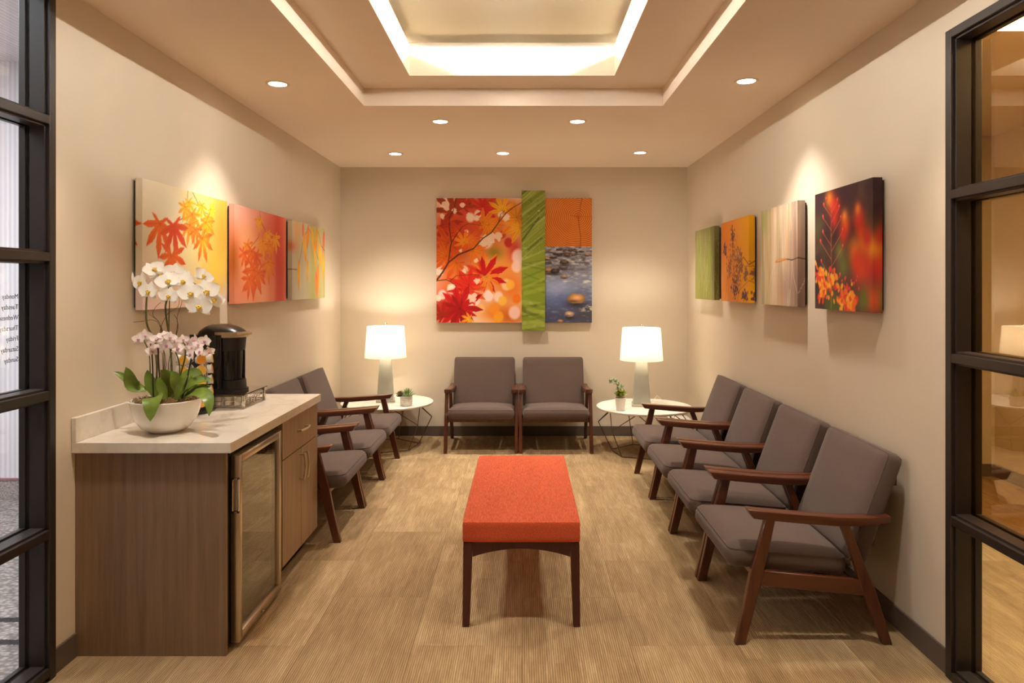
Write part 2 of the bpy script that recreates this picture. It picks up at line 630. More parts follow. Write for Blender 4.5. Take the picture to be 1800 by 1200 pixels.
# ---- ceiling with the two-step tray
HC, HP, HL, HT = H, EYE + 1.297, EYE + 1.430, EYE + 1.545       # soffit, tray panel, lip top, top of the light pocket
ox0, ox1, oy0, oy1 = -1.045, 0.928, 0.55, 4.66                  # outer step
ix0, ix1, iy0, iy1 = -0.70, 0.573, 0.85, 4.38                   # inner opening
pk = 0.13                                                        # depth of the light pocket behind the lip


def ring(mb, a, c, z0, z1):
    (ax0, ax1, ay0, ay1), (cx0, cx1, cy0, cy1) = a, c
    mb.box(ax0, cx0, ay0, ay1, z0, z1); mb.box(cx1, ax1, ay0, ay1, z0, z1)
    mb.box(cx0, cx1, ay0, cy0, z0, z1); mb.box(cx0, cx1, cy1, ay1, z0, z1)


b = MB()
ring(b, (XL, XR, YF, YB), (ox0, ox1, oy0, oy1), HC, HP)
ring(b, (XL, XR, YF, YB), (ix0 - pk, ix1 + pk, iy0 - pk, iy1 + pk), HP + 0.02, 3.2)
struct('ceiling', b, M['ceiling'], 'beige ceiling soffit with stepped tray')
b = MB(); ring(b, (ox0 - 0.02, ox1 + 0.02, oy0 - 0.02, oy1 + 0.02), (ix0, ix1, iy0, iy1), HP, HP + 0.02)
struct('trim_1', b, M['ceiling'], 'recessed inner panel of the tray ceiling')
b = MB(); e = 0.018
ring(b, (ix0 - e, ix1 + e, iy0 - e, iy1 + e), (ix0, ix1, iy0, iy1), HP + 0.02, HL)
struct('trim_2', b, M['tray'], 'pale lip around the glowing tray opening')
b = MB(); b.box(ix0 - pk, ix1 + pk, iy0 - pk, iy1 + pk, HT, 3.2)
struct('trim_3', b, M['tray'], 'glowing top panel of the tray ceiling')

# ---- LED strips inside the pocket
zs = HL + 0.030
hs = 0.014
for nm, (xa, xb, ya, yb), (nx_, ny_) in (
        ('strip beyond the opening over the rear chairs', (ix0 - 0.05, ix1 + 0.05, iy1 + 0.085, iy1 + 0.090), (0, -1)),
        ('strip along the side of the coffee counter', (ix0 - 0.090, ix0 - 0.085, iy0, iy1), (1, 0)),
        ('strip along the side of the four-chair row', (ix1 + 0.085, ix1 + 0.090, iy0, iy1), (-1, 0)),
        ('strip at the entry end', (ix0 - 0.05, ix1 + 0.05, iy0 - 0.090, iy0 - 0.085), (0, 1))):
    t = thing('led_strip', 'warm LED ' + nm + ' of the tray ceiling', 'light', (0, 0, 0), 0, 'LED strips in the tray ceiling')
    b = MB(); b.box(xa, xb, ya, yb, zs, zs + hs)
    part('diffuser', b, M['led'], t, False)
    # channel: back plate, foot and an added hood keeping light off the top panel
    bx0, bx1, by0, by1 = (xa - 0.004 - 0.004 * max(nx_, 0), xb + 0.004 + 0.004 * max(-nx_, 0), ya, yb) if nx_ else (xa, xb, ya - 0.004 - 0.004 * max(ny_, 0), yb + 0.004 + 0.004 * max(-ny_, 0))
    c = MB()
    if nx_ > 0: c.box(bx0, xa - 0.0005, ya, yb, zs, zs + hs)
    if nx_ < 0: c.box(xb + 0.0005, bx1, ya, yb, zs, zs + hs)
    if ny_ > 0: c.box(xa, xb, by0, ya - 0.0005, zs, zs + hs)
    if ny_ < 0: c.box(xa, xb, yb + 0.0005, by1, zs, zs + hs)
    c.box(bx0 + 0.085 * min(nx_, 0), bx1 + 0.085 * max(nx_, 0), by0 + 0.085 * min(ny_, 0), by1 + 0.085 * max(ny_, 0), zs + hs + 0.0005, zs + hs + 0.004)
    c.box(bx0, bx1, by0, by1, HP + 0.02, zs - 0.0005)
    part('channel', c, M['tray'], t, False)


# ---- black-framed glazing along both sides
def glazing(name, xi, sgn, zs_, top, y_near, pane, label):
    """xi: room-side face; sgn: -1 when the frame goes towards -X"""
    root = link(name, None); root.location = (xi, YG, 0)
    tag(root, label, None, None, 'structure')
    D = 0.122

    def bx(mb, a0, a1, y0, y1, z0, z1, bev=0.002):
        xa, xb = sorted((sgn * a0, sgn * a1))
        mb.box(xa, xb, y0 - YG, y1 - YG, z0, z1, bev, 1)
    post = 0.036
    ys = [YG - post, y_near]
    for yy in (YG - post, (YG + y_near) / 2 - post / 2, y_near):
        b = MB(); bx(b, 0, D, yy, yy + post, 0, top)
        p = part('post', b, M['black_frame'], root, False)
        b = MB()
        for q in (yy - 0.008, yy + post - 0.002):
            if q < YG - 0.01 and q > y_near - 0.002:
                bx(b, 0.016, 0.074, q, q + 0.010, 0.02, top - 0.02, 0.001)
                bx(b, 0.090, 0.114, q, q + 0.010, 0.02, top - 0.02, 0.001)
        part('glazing_bead', b, M['black_frame'], p, False)
    for z in zs_:
        b = MB(); bx(b, 0.0, D, y_near + post, YG - post, z - 0.017, z + 0.017)
        p = part('rail', b, M['black_frame'], root, False)
        b = MB()
        bx(b, 0.016, 0.072, y_near + post, YG - post, z - 0.026, z + 0.026, 0.001)
        bx(b, 0.092, 0.114, y_near + post, YG - post, z - 0.026, z + 0.026, 0.001)
        part('glazing_bead', b, M['black_frame'], p, False)
    ym = (YG + y_near) / 2
    for k in range(len(zs_) - 1):
        for (ya, yb) in ((y_near + post, ym - post / 2), (ym + post / 2, YG - post)):
            b = MB(); bx(b, 0.079, 0.085, ya, yb, zs_[k] + 0.017, zs_[k + 1] - 0.017, 0)
            part('pane', b, M['glass'] if k == 0 else pane, root, False)
    return root


win1 = glazing('window_1', -1.81, -1, [0.033, 0.563, 1.095, 1.626, 2.151, 2.68], 2.70, 0.55, M['glass'],
               'dark framed interior glazing beside the coffee counter')
win2 = glazing('window_2', 1.642, 1, [0.017, 0.617, 1.238, 1.865, 2.483], 2.50, 0.6, M['glass_amber'],
               'dark framed interior glazing beside the four-chair row')

# opening hours, read from the far side of the glass
for k, wd in enumerate(['Monday', 'Tuesday', 'Wednesday', 'Thursday', 'Friday', 'Saturday', 'Sunday']):
    cu = bpy.data.curves.new('day', 'FONT'); cu.body = wd; cu.size = 0.026; cu.extrude = 0.0003
    tmp = bpy.data.objects.new('tmp', cu); COL.objects.link(tmp)
    dg = bpy.context.evaluated_depsgraph_get()
    me = bpy.data.meshes.new_from_object(tmp.evaluated_get(dg))
    bpy.data.objects.remove(tmp)
    me.materials.clear(); me.materials.append(M['vinyl'])
    o = link('lettering', me, win1)
    zz = 1.52 - (20.5 + 18.3 * k + 4) * 2.66 / F
    # text x -> -Y, text y -> Z, facing -X
    o.matrix_local = Matrix(((0, 0, -1, -0.0865), (-1, 0, 0, 2.655 - YG), (0, 1, 0, zz), (0, 0, 0, 1)))

# ---- bright room behind window_1
b = MB(); b.box(-5.4, XL - 0.14, YF, 5.1, -0.12, 0.0)
struct('floor_lobby', b, M['loop'], 'grey loop carpet beyond the glazing')
b = MB(); b.box(-5.4, XL - 0.12, 5.0, 5.1, 0.15, 3.2)
struct('wall_lobby', b, M['ribbed'], 'white ribbed wall in the bright room beyond the glazing')
b = MB(); b.box(-5.4, XL - 0.12, 4.99, 5.1, 0, 0.135, 0.002)
struct('baseboard_lobby', b, M['granite'])
b = MB(); b.box(-5.4, XL - 0.12, 4.985, 5.1, 0.135, 0.15)
struct('trim_4', b, M['pink_rail'], 'rose rail at the foot of the ribbed wall')
b = MB(); b.box(-5.5, -5.4, YF, 5.1, 0, 3.2); b.box(-5.4, XL - 0.12, YF - 0.1, YF, 0, 3.2); b.box(-5.4, XL - 0.12, YF, 5.0, 3.1, 3.2)
struct('wall_lobby_side', b, M['ribbed'], 'white side walls and ceiling of the bright room')
t = thing('ceiling_panel_light', 'cool white lamp panel on the ceiling of the bright room beyond the glazing', 'light', (-3.4, 2.6, 3.07))
b = MB(); b.box(-0.9, 0.9, -1.0, 1.0, 0, 0.012); part('diffuser', b, M['panel_cool'], t, False)
b = MB(); b.box(-0.93, 0.93, -1.03, 1.03, 0.012, 0.03); part('housing', b, M['white_matte'], t, False)
# ---- room behind window_2
b = MB(); b.box(3.75, 3.85, YF, 5.7, 0, 3.2); b.box(XR + 0.12, 3.75, 5.6, 5.7, 0, 3.2); b.box(XR + 0.12, 3.75, YF - 0.1, YF, 0, 3.2)
b.box(XR + 0.12, 3.75, YF, 5.6, 2.7, 3.2)
struct('wall_study', b, M['wall'], 'beige walls of the dim room beyond the tinted glazing')
b = MB(); b.box(3.74, 3.75, YF, 5.6, 0, 0.098); b.box(XR + 0.12, 3.74, 5.59, 5.6, 0, 0.098)
struct('baseboard_study', b, M['baseboard'])
t = thing('ceiling_panel_light', 'warm lamp panel on the ceiling of the dim room beyond the tinted glazing', 'light', (2.75, 2.6, 2.67))
b = MB(); b.box(-0.6, 0.6, -0.6, 0.6, 0, 0.012); part('diffuser', b, M['panel_warm'], t, False)
b = MB(); b.box(-0.63, 0.63, -0.63, 0.63, 0.012, 0.03); part('housing', b, M['white_matte'], t, False)


# ---- recessed downlights
def downlight(x, y, label):
    t = thing('downlight', label, 'downlight', (x, y, HC), 0, 'recessed ceiling downlights')
    b = MB(); n = 40
    prof = [(0.050, -0.001), (0.052, -0.005), (0.064, -0.005), (0.069, -0.001), (0.069, 0.0)]
    vs, fs = [], []
    for r, z in prof:
        vs += [(r * math.cos(2 * PI * k / n), r * math.sin(2 * PI * k / n), z) for k in range(n)]
    for i in range(len(prof) - 1):
        fs += [(i * n + k, i * n + (k + 1) % n, (i + 1) * n + (k + 1) % n, (i + 1) * n + k) for k in range(n)]
    b.add(vs, [f[::-1] for f in fs]); part('trim_ring', b, M['trim_ring'], t)
    b = MB(); b.lathe([(0.051, -0.003), (0.051, -0.0005)], n); part('lens', b, M['lens'], t, False)
    ld = bpy.data.lights.new('downlight_lamp', 'SPOT')
    ld.energy = SPOT_W; ld.color = WARM; ld.spot_size = R(94); ld.spot_blend = 1.0; ld.shadow_soft_size = 0.05
    lo = bpy.data.objects.new('downlight_lamp', ld); COL.objects.link(lo); lo.parent = t
    lo.location = (0, 0, -0.03)
    return t


for (px, py, lb) in ((488, 147, 'round recessed downlight over the coffee counter'),
                     (1312, 142, 'round recessed downlight above the dark floral canvas'),
                     (774, 213, 'round downlight just beyond the tray, on the coffee counter side'),
                     (1015, 213, 'round downlight just beyond the tray, on the four-chair row side'),
                     (695, 270, 'round downlight near the end wall, on the coffee counter side'),
                     (884, 269, 'round downlight near the end wall, above the maple leaf canvas'),
                     (1125, 268, 'round downlight near the end wall, on the four-chair row side')):
    d = F * (HC - EYE) / (CY - py)
    downlight((px - CX) * d / F, d, lb)
for (xx, yy, lb) in ((-1.30, 2.5, 'round added downlight, out of view above the clear glazing'),  # unseen; glazing pair added here to brighten the orchids and near chairs
                     (1.18, 2.5, 'round added downlight, out of view above the tinted glazing'),
                     (-1.43, -0.4, 'round recessed downlight at the entry, clear glazing side'),
                     (1.30, -0.4, 'round recessed downlight at the entry, tinted glazing side')):
    downlight(xx, yy, lb)


# ================================================================== CHAIRS
def make_chair(label, group):
    t = thing('lounge_chair', label, 'chair', (0, 0, 0), 0, group)
    W = 0.335; th = 0.030
    front = [(-.749, 0), (-.706, 0), (-.664, .165), (-.630, .300), (-.600, .43), (-.580, .524), (-.621, .532), (-.640, .46), (-.685, .300), (-.712, .16)]
    rear = [(-.125, 0), (-.085, 0), (-.160, .24), (-.226, .398), (-.265, .505), (-.305, .505), (-.262, .398), (-.217, .24)]
    arm = [(-.695, .570), (-.631, .563), (-.471, .549), (-.310, .538), (-.181, .536), (-.090, .542), (-.094, .515), (-.225, .500), (-.31, .499), (-.471, .511), (-.600, .523), (-.671, .531)]
    rail = [(-.655, .250), (-.190, .205), (-.200, .270), (-.640, .313)]
    for sg in (-1, 1):
        a, c = sorted((sg * W, sg * (W - th)))
        b = MB(); b.prism(front, 'yz', a, c, 0.003); part('leg', b, M['walnut'], t)
        b = MB(); b.prism(rear, 'yz', a, c, 0.003); part('leg', b, M['walnut'], t)
        a2, c2 = sorted((sg * (W + 0.001), sg * (W - 0.062)))
        b = MB(); b.prism(arm, 'yz', a2, c2, 0.005, 2); part('armrest', b, M['walnut_y'], t)
        a3, c3 = sorted((sg * (W - 0.003), sg * (W - th + 0.003)))
        b = MB(); b.prism(rail, 'yz', a3, c3, 0.002); part('side_rail', b, M['walnut_y'], t)
    b = MB(); b.box(-W + th, W - th, -.665, -.640, .268, .312, 0.003, 1); part('front_rail', b, M['walnut'], t)
    b = MB(); b.box(-W + th, W - th, -.240, -.215, .215, .262, 0.003, 1); part('rear_rail', b, M['walnut'], t)
    # seat cushion
    hx, hy, hz = 0.300, 0.260, 0.048
    m = Matrix.Translation((0, -.512, .337)) @ Matrix.Rotation(R(-4.8), 4, 'X')
    b = MB(); b.cushion(hx, hy, hz, 0.040, 0.034, 14, m)
    so = part('seat_cushion', b, M['taupe'], t, True, 60)
    # back cushion: local z is the front face normal
    a = R(20.3)
    axis_up = Vector((0, math.sin(a), math.cos(a))); nrm = Vector((0, -math.cos(a), math.sin(a)))
    mid = Vector((0, -.1745, .573)) - nrm * 0.043
    m = Matrix(((1, 0, 0, mid.x), (0, axis_up.y, nrm.y, mid.y), (0, axis_up.z, nrm.z, mid.z), (0, 0, 0, 1)))
    b = MB(); b.cushion(0.300, 0.250, 0.042, 0.026, 0.014, 12, m)
    bo = part('back_cushion', b, M['taupe'], t, True, 60)
    # welt piping round the edges of both cushions
    def piping(hx, hy, hz, r, m):
        pts = []
        for (cx, cy, a0) in ((hx - r, hy - r, 0), (-hx + r, hy - r, 90), (-hx + r, -hy + r, 180), (hx - r, -hy + r, 270)):
            for q in range(5):
                aa = R(a0 + q * 22.5)
                rr = r * 0.80
                pts.append(m @ Vector((cx + rr * math.cos(aa), cy + rr * math.sin(aa), hz - r + r * 0.62)))
        b = MB(); b.tube(pts, 0.0022, 5, True); return b
    part('piping', piping(0.300, 0.250, 0.042, 0.026, m), M['taupe'], bo)
    m2 = Matrix.Translation((0, -.512, .337)) @ Matrix.Rotation(R(-4.8), 4, 'X')
    part('piping', piping(hx, hy, hz, 0.040, m2), M['taupe'], so)
    # wooden back frame behind the cushion, joining the two side frames
    b = MB()
    for q in (-0.14, 0.14):
        p = mid - nrm * 0.046 + axis_up * q
        b.box(-0.27, 0.27, p.y - 0.010, p.y + 0.010, p.z - 0.02, p.z + 0.02, 0.002, 1)
    part('back_slat', b, M['walnut'], t)
    return t


chair0 = make_chair('x', 'x')
pitch = 0.683
used = [False]


def put_chair(x, y, rz, label, group):
    c = copy_tree(chair0) if used[0] else chair0
    used[0] = True
    c.location = (x, y, 0); c.rotation_euler = (0, 0, rz)
    tag(c, label, 'chair', group)
    return c


lbR = ['taupe lounge chair with walnut arms, end of the four-chair row nearest the tinted glazing',
       'taupe lounge chair in the four-chair row, second from the tinted glazing',
       'taupe lounge chair in the four-chair row, third from the tinted glazing',
       'taupe lounge chair in the four-chair row, beside the table with the bushy plant']
for k in range(4):
    put_chair(XR - 0.012, 2.975 + 0.335 + pitch * k, -PI / 2, lbR[k], 'chairs in the four-chair row')
lbL = ['taupe lounge chair right beside the base cabinet, mostly hidden by the counter',
       'taupe lounge chair in the middle of the three beyond the coffee counter',
       'taupe lounge chair beyond the coffee counter, beside the table with the succulents']
for k in range(3):
    put_chair(XL + 0.012, 4.150 + 0.335 + pitch * k, PI / 2, lbL[k], 'chairs beyond the coffee counter')
put_chair(-0.373, YB - 0.012, 0, 'taupe lounge chair against the end wall, on the succulent table side', 'pair of chairs against the end wall')
put_chair(0.305, YB - 0.012, 0, 'taupe lounge chair against the end wall, on the bushy plant table side', 'pair of chairs against the end wall')

# ================================================================== BENCH
t = thing('bench', 'long upholstered bench with orange fabric top and dark mahogany legs', 'bench', (-0.004, 3.735, 0))
hl, hw = 0.615, 0.264
b = MB(); b.cushion(hw, hl, 0.0475, 0.013, 0.006, 14, Matrix.Translation((0, 0, 0.4235)))
part('cushion', b, M['orange'], t, True, 50)
for sx in (-1, 1):
    for sy in (-1, 1):
        b = MB()
        xo, xi = sx * 0.258, sx * 0.217
        top = [(xo, 0.376), (xi, 0.376), (sx * 0.231, 0.0), (sx * 0.262, 0.0)]
        yo = sy * 0.604
        a, c = sorted((yo, yo - sy * 0.040))
        b.prism(top, 'xz', a, c, 0.002)
        part('leg', b, M['mahogany'], t)
for sy in (-1, 1):
    n = 14
    poly = [(-0.217, 0.376), (0.217, 0.376)]
    poly += [(0.217 - 0.434 * i / n, 0.310 + 0.036 * (1 - (1 - 2 * i / n) ** 2)) for i in range(n + 1)]
    yo = sy * 0.598
    a, c = sorted((yo, yo - sy * 0.022))
    b = MB(); b.prism(poly, 'xz', a, c, 0.0); part('apron', b, M['mahogany'], t, False)
for sx in (-1, 1):
    n = 14
    poly = [(-0.564, 0.376), (0.564, 0.376)]
    poly += [(0.564 - 1.128 * i / n, 0.310 + 0.03 * (1 - (1 - 2 * i / n) ** 2)) for i in range(n + 1)]
    a, c = sorted((sx * 0.250, sx * 0.228))
    b = MB(); b.prism(poly, 'yz', a, c, 0.0); part('apron', b, M['mahogany'], t, False)

# ================================================================== COFFEE COUNTER
ZC = 0.879
t = thing('countertop', 'pale quartz worktop holding the coffee maker', 'countertop', (XL, 2.86, 0.836))
b = MB(); b.box(0.001, 0.648, 0, 1.28, 0, 0.043, 0.0015, 1); part('slab', b, M['quartz'], t, False)
t = thing('backsplash', 'low pale quartz upstand along the wall behind the worktop', 'backsplash', (XL, 2.86, ZC))
b = MB(); b.box(0.001, 0.021, 0, 1.28, 0, 0.100, 0.0015, 1); part('slab', b, M['quartz'], t, False)
t = thing('end_panel', 'tall grey-brown wood laminate panel closing the end of the counter', 'panel', (XL, 2.886, 0))
b = MB(); b.box(0.001, 0.617, 0, 0.020, 0, 0.836, 0.001, 1); part('panel', b, M['laminate'], t, False)

xf = -1.200
t = thing('base_cabinet', 'light wood laminate base cabinet with one drawer and two doors', 'cabinet', (XL, 3.53, 0))
dx = xf - XL
b = MB(); b.box(0.001, dx - 0.022, 0.0, 0.605, 0.10, 0.836); part('body', b, M['laminate'], t, False)
b = MB(); b.box(0.001, dx - 0.075, 0.0, 0.605, 0.0, 0.10); part('toe_kick', b, M['black_plastic'], t, False)
b = MB(); b.box(dx - 0.020, dx, 0.002, 0.603, 0.640, 0.826, 0.001, 1); dr = part('drawer', b, M['laminate_front'], t, False)


def pull(p0, p1, out):
    p0, p1 = Vector(p0), Vector(p1); o = Vector((out, 0, 0)); d = (p1 - p0)
    b = MB()
    pts = [p0 - d * 0.06 + o * 0.80, p0 + o * 0.92, p0 + d * 0.25 + o * 1.12, p0 + d * 0.5 + o * 1.2, p0 + d * 0.75 + o * 1.12, p1 + o * 0.92, p1 + d * 0.06 + o * 0.80]
    b.tube(pts, [0.0045, .006, .006, .0065, .006, .006, .0045], 8)
    b.tube([p0, p0 + o * 0.92], 0.005, 8); b.tube([p1, p1 + o * 0.92], 0.005, 8)
    return b


part('handle', pull((dx, 0.235, 0.742), (dx, 0.365, 0.742), 0.028), M['nickel'], dr, label='curved satin nickel bar pull')
for (ya, yb, hy) in ((0.002, 0.3005, 0.272), (0.3045, 0.603, 0.333)):
    b = MB(); b.box(dx - 0.020, dx, ya, yb, 0.102, 0.635, 0.001, 1); do = part('door', b, M['laminate_front'], t, False)
    part('handle', pull((dx, hy, 0.475), (dx, hy, 0.605), 0.028), M['nickel'], do, label='curved satin nickel bar pull')

# ---- under-counter fridge with glass door
t = thing('beverage_fridge', 'stainless framed glass-door beverage fridge under the counter', 'fridge', (XL, 2.93, 0))
fx = -1.222 - XL       # front of the body
b = MB()
b.box(0.03, fx, 0.0, 0.03, 0.02, 0.812); b.box(0.03, fx, 0.525, 0.555, 0.02, 0.812)
b.box(0.03, 0.06, 0.03, 0.525, 0.02, 0.812); b.box(0.06, fx, 0.03, 0.525, 0.782, 0.812); b.box(0.06, fx, 0.03, 0.525, 0.02, 0.07)
part('body', b, M['black_plastic'], t, False)
b = MB(); b.box(0.061, fx - 0.01, 0.031, 0.036, 0.07, 0.782); b.box(0.061, fx - 0.01, 0.519, 0.524, 0.07, 0.782); b.box(0.061, 0.066, 0.036, 0.519, 0.07, 0.782)
part('liner', b, M['dark_inside'], t, False)
for z in (0.24, 0.40, 0.56, 0.70):
    b = MB()
    for k in range(9):
        yy = 0.05 + k * 0.057
        b.tube([(0.07, yy, z), (fx - 0.03, yy, z)], 0.0025, 6)
    b.tube([(fx - 0.03, 0.037, z), (fx - 0.03, 0.518, z)], 0.004, 6); b.tube([(0.08, 0.037, z), (0.08, 0.518, z)], 0.004, 6)
    part('shelf', b, M['chrome'], t)
for (xx, yy) in ((0.08, 0.04), (0.08, 0.51), (fx - 0.05, 0.04), (fx - 0.05, 0.51)):
    b = MB(); b.lathe([(0.016, 0), (0.016, 0.02)], 12, (xx, yy, 0)); part('foot', b, M['black_plastic'], t)
d0, d1 = fx + 0.002, fx + 0.040
ya, yb, za, zb = 0.018, 0.537, 0.022, 0.806
b = MB(); sw = 0.034
b.box(d0, d1, ya, ya + sw, za, zb, 0.004, 2); b.box(d0, d1, yb - sw, yb, za, zb, 0.004, 2)
b.box(d0, d1, ya + sw, yb - sw, zb - sw, zb, 0.004, 2); b.box(d0, d1, ya + sw, yb - sw, za, za + sw + 0.006, 0.004, 2)
do = part('door', b, M['steel'], t, label='brushed stainless door frame')
b = MB(); b.box(d0 + 0.020, d0 + 0.026, ya + sw - 0.004, yb - sw + 0.004, za + sw, zb - sw + 0.004); part('pane', b, M['fridge_glass'], do, False)
b = MB(); b.lathe([(0.007, 0), (0.008, 0.002), (0.008, 0.008), (0.005, 0.010)], 14); lk = part('lock', b, M['chrome'], do)
lk.matrix_local = Matrix.Translation((d1, 0.27, za + 0.021)) @ Matrix.Rotation(PI / 2, 4, 'Y')
# recessed chrome grip let into the narrow side of the door
zh0, zh1 = 0.565, 0.715
b = MB(); xa, xb = d0 + 0.008, d1 + 0.001
b.box(xa, xa + 0.006, ya - 0.008, ya + 0.002, zh0, zh1, 0.002, 1); b.box(xb - 0.008, xb, ya - 0.008, ya + 0.002, zh0, zh1, 0.002, 1)
b.box(xa, xb, ya - 0.008, ya + 0.002, zh0, zh0 + 0.012, 0.002, 1); b.box(xa, xb, ya - 0.008, ya + 0.002, zh1 - 0.010, zh1, 0.002, 1)
hd = part('handle', b, M['chrome'], do, label='chrome rimmed recessed grip')

# ================================================================== ROUND TABLES, LAMPS, PLANTS
ZT = 0.420


def make_table(cx, cy, rot, label):
    t = thing('side_table', label, 'table', (cx, cy, 0), 0, 'round marble side tables')
    b = MB(); b.lathe([(0.405, ZT - 0.024), (0.423, ZT - 0.020), (0.430, ZT - 0.010), (0.430, ZT - 0.004), (0.426, ZT)], 72)
    part('table_top', b, M['marble'], t)
    N = 6; wr = 0.0042
    top = [Vector((0.32 * math.cos(rot + 2 * PI * (k + .5) / N), 0.32 * math.sin(rot + 2 * PI * (k + .5) / N), ZT - 0.026)) for k in range(N)]
    mid = [Vector((0.425 * math.cos(rot + 2 * PI * k / N), 0.425 * math.sin(rot + 2 * PI * k / N), 0.25)) for k in range(N)]
    bot = [Vector((0.30 * math.cos(rot + 2 * PI * k / N), 0.30 * math.sin(rot + 2 * PI * k / N), wr)) for k in range(N)]
    for k in range(N):
        b = MB(); b.tube([top[k - 1], mid[k], top[k]], wr, 8); b.tube([mid[k], bot[k]], wr, 8)
        part('wire_leg', b, M['bronze_wire'], t)
    b = MB(); b.tube(bot, wr, 8, True); part('wire_base', b, M['bronze_wire'], t)
    b = MB(); b.lathe([(0.33, -0.003), (0.33, 0.0)], 48, (0, 0, ZT - 0.0245)); part('mounting_plate', b, M['bronze_wire'], t)
    return t


make_table(-1.27, 6.645, R(20), 'round white marble side table with wire base carrying the succulents')
make_table(1.105, 6.40, R(40), 'round white marble side table with wire base carrying the bushy plant')


def make_lamp(x, y, rot, label, cord):
    t = thing('table_lamp', label, 'lamp', (x, y, ZT), rot, 'pair of table lamps')
    b = MB(); b.box(-0.088, 0.088, -0.088, 0.088, 0, 0.022, 0.004, 2); part('base', b, M['acrylic'], t)
    # tapered body with softened corners
    vs, fs = [], []
    n = 24
    prof = [(0.078, 0.022), (0.080, 0.028), (0.068, 0.22), (0.055, 0.405), (0.050, 0.412), (0.02, 0.416)]
    for r, z in prof:
        for k in range(n):
            a = 2 * PI * k / n
            c, s_ = math.cos(a), math.sin(a)
            q = (abs(c) ** 7 + abs(s_) ** 7) ** (-1 / 7)
            vs.append((r * q * c, r * q * s_, z))
    for i in range(len(prof) - 1):
        for k in range(n):
            fs.append((i * n + k, i * n + (k + 1) % n, (i + 1) * n + (k + 1) % n, (i + 1) * n + k))
    fs.append(tuple(range(n))[::-1]); fs.append(tuple((len(prof) - 1) * n + k for k in range(n)))
    b = MB(); b.add(vs, fs); part('body', b, M['grey_ceramic'], t, True, 40)
    b = MB(); b.tube([(0, 0, 0.41), (0, 0, 0.47)], 0.012, 12); part('socket', b, M['nickel'], t)
    b = MB(); b.lathe([(0.012, 0.47), (0.030, 0.51), (0.034, 0.54), (0.026, 0.575), (0.008, 0.59)], 20); part('bulb', b, M['bulb'], t)
    n = 48
    vs, fs = [], []
    rings = [(0.194, 0.414), (0.172, 0.706), (0.1705, 0.706), (0.1925, 0.414)]
    for r, z in rings:
        vs += [(r * math.cos(2 * PI * k / n), r * math.sin(2 * PI * k / n), z) for k in range(n)]
    for i in range(4):
        j = (i + 1) % 4
        fs += [(i * n + k, i * n + (k + 1) % n, j * n + (k + 1) % n, j * n + k) for k in range(n)]
    b = MB(); b.add(vs, fs); sh = part('shade', b, M['shade'], t, True, 50)
    b = MB()
    for k in range(3):
        a = 2 * PI * k / 3 + 0.4
        b.tube([(0, 0, 0.700), (0.171 * math.cos(a), 0.171 * math.sin(a), 0.702)], 0.002, 6)
    b.tube([(0, 0, 0.58), (0.03, 0, 0.64), (0, 0, 0.70)], 0.002, 6)
    part('shade_spider', b, M['nickel'], t)
    b = MB(); b.lathe([(0.006, 0.70), (0.006, 0.712), (0.014, 0.718), (0.014, 0.730), (0.007, 0.738)], 14); part('finial', b, M['chrome'], t)
    b = MB(); b.tube(cord, 0.0025, 6); part('cord', b, M['white_matte'], t)
    ld = bpy.data.lights.new('bulb_lamp', 'POINT'); ld.energy = LAMP_W; ld.color = (1.0, 0.89, 0.72); ld.shadow_soft_size = 0.045
    lo = bpy.data.objects.new('bulb_lamp', ld); COL.objects.link(lo); lo.parent = t; lo.location = (0, 0, 0.545)
    bo = [c for c in t.children if c.name.startswith('bulb') and c.type == 'MESH'][0]
    bo.visible_shadow = True
    lo.location = (0, 0, 0.62)
    return t


make_lamp(-1.290, 6.66, R(10), 'grey tapered table lamp on the round table with the succulents', [(0.03, 0.08, 0.010), (0.05, 0.16, 0.004), (0.06, 0.30, 0.003), (0.06, 0.36, 0.003)])
make_lamp(1.085, 6.42, R(-8), 'grey tapered table lamp on the round table with the bushy plant', [(0.06, 0.08, 0.010), (0.12, 0.16, 0.030), (0.15, 0.22, 0.060), (0.20, 0.28, 0.010), (0.22, 0.30, 0.003)])


def blade(mb, base, direction, length, width, bend=0.2, thick=0.25, n=4):
    """small pointed fleshy leaf"""
    d = Vector(direction).normalized(); base = Vector(base)
    side = d.cross(Vector((0, 0, 1)))
    if side.length < 1e-3: side = Vector((1, 0, 0))
    side.normalize(); up = side.cross(d)
    vs, fs = [], []
    for i in range(n):
        t_ = i / n
        wd = width * 0.5 * (math.sin(PI * (0.18 + 0.82 * t_)) ** 0.7 if t_ > 0 else 0.5)
        p = base + d * length * t_ + up * bend * length * t_ * t_
        vs += [p - side * wd, p + up * wd * thick * 2, p + side * wd, p - up * wd * thick * 2]
    vs.append(base + d * length + up * bend * length)
    for i in range(n - 1):
        for k in range(4):
            fs.append((i * 4 + k, i * 4 + (k + 1) % 4, i * 4 + 4 + (k + 1) % 4, i * 4 + 4 + k))
    for k in range(4):
        fs.append(((n - 1) * 4 + k, (n - 1) * 4 + (k + 1) % 4, n * 4))
    fs.append((3, 2, 1, 0))
    mb.add(vs, fs)


def rosette(c, r, rings, mat_, parent, name='rosette', wide=0.35, lift=0.9, dens=11):
    b = MB()
    for q in range(rings):
        el = R(12 + 70 * q / max(1, rings - 1)) * lift
        m = max(4, dens - 2 * q)
        for k in range(m):
            a = 2 * PI * (k + 0.5 * q) / m + random.uniform(-.1, .1)
            d = (math.cos(a) * math.cos(el), math.sin(a) * math.cos(el), math.sin(el))
            blade(b, c, d, r * random.uniform(.85, 1.05) * (1 - 0.06 * q), r * wide, 0.15)
    return part(name, b, mat_, parent, False)


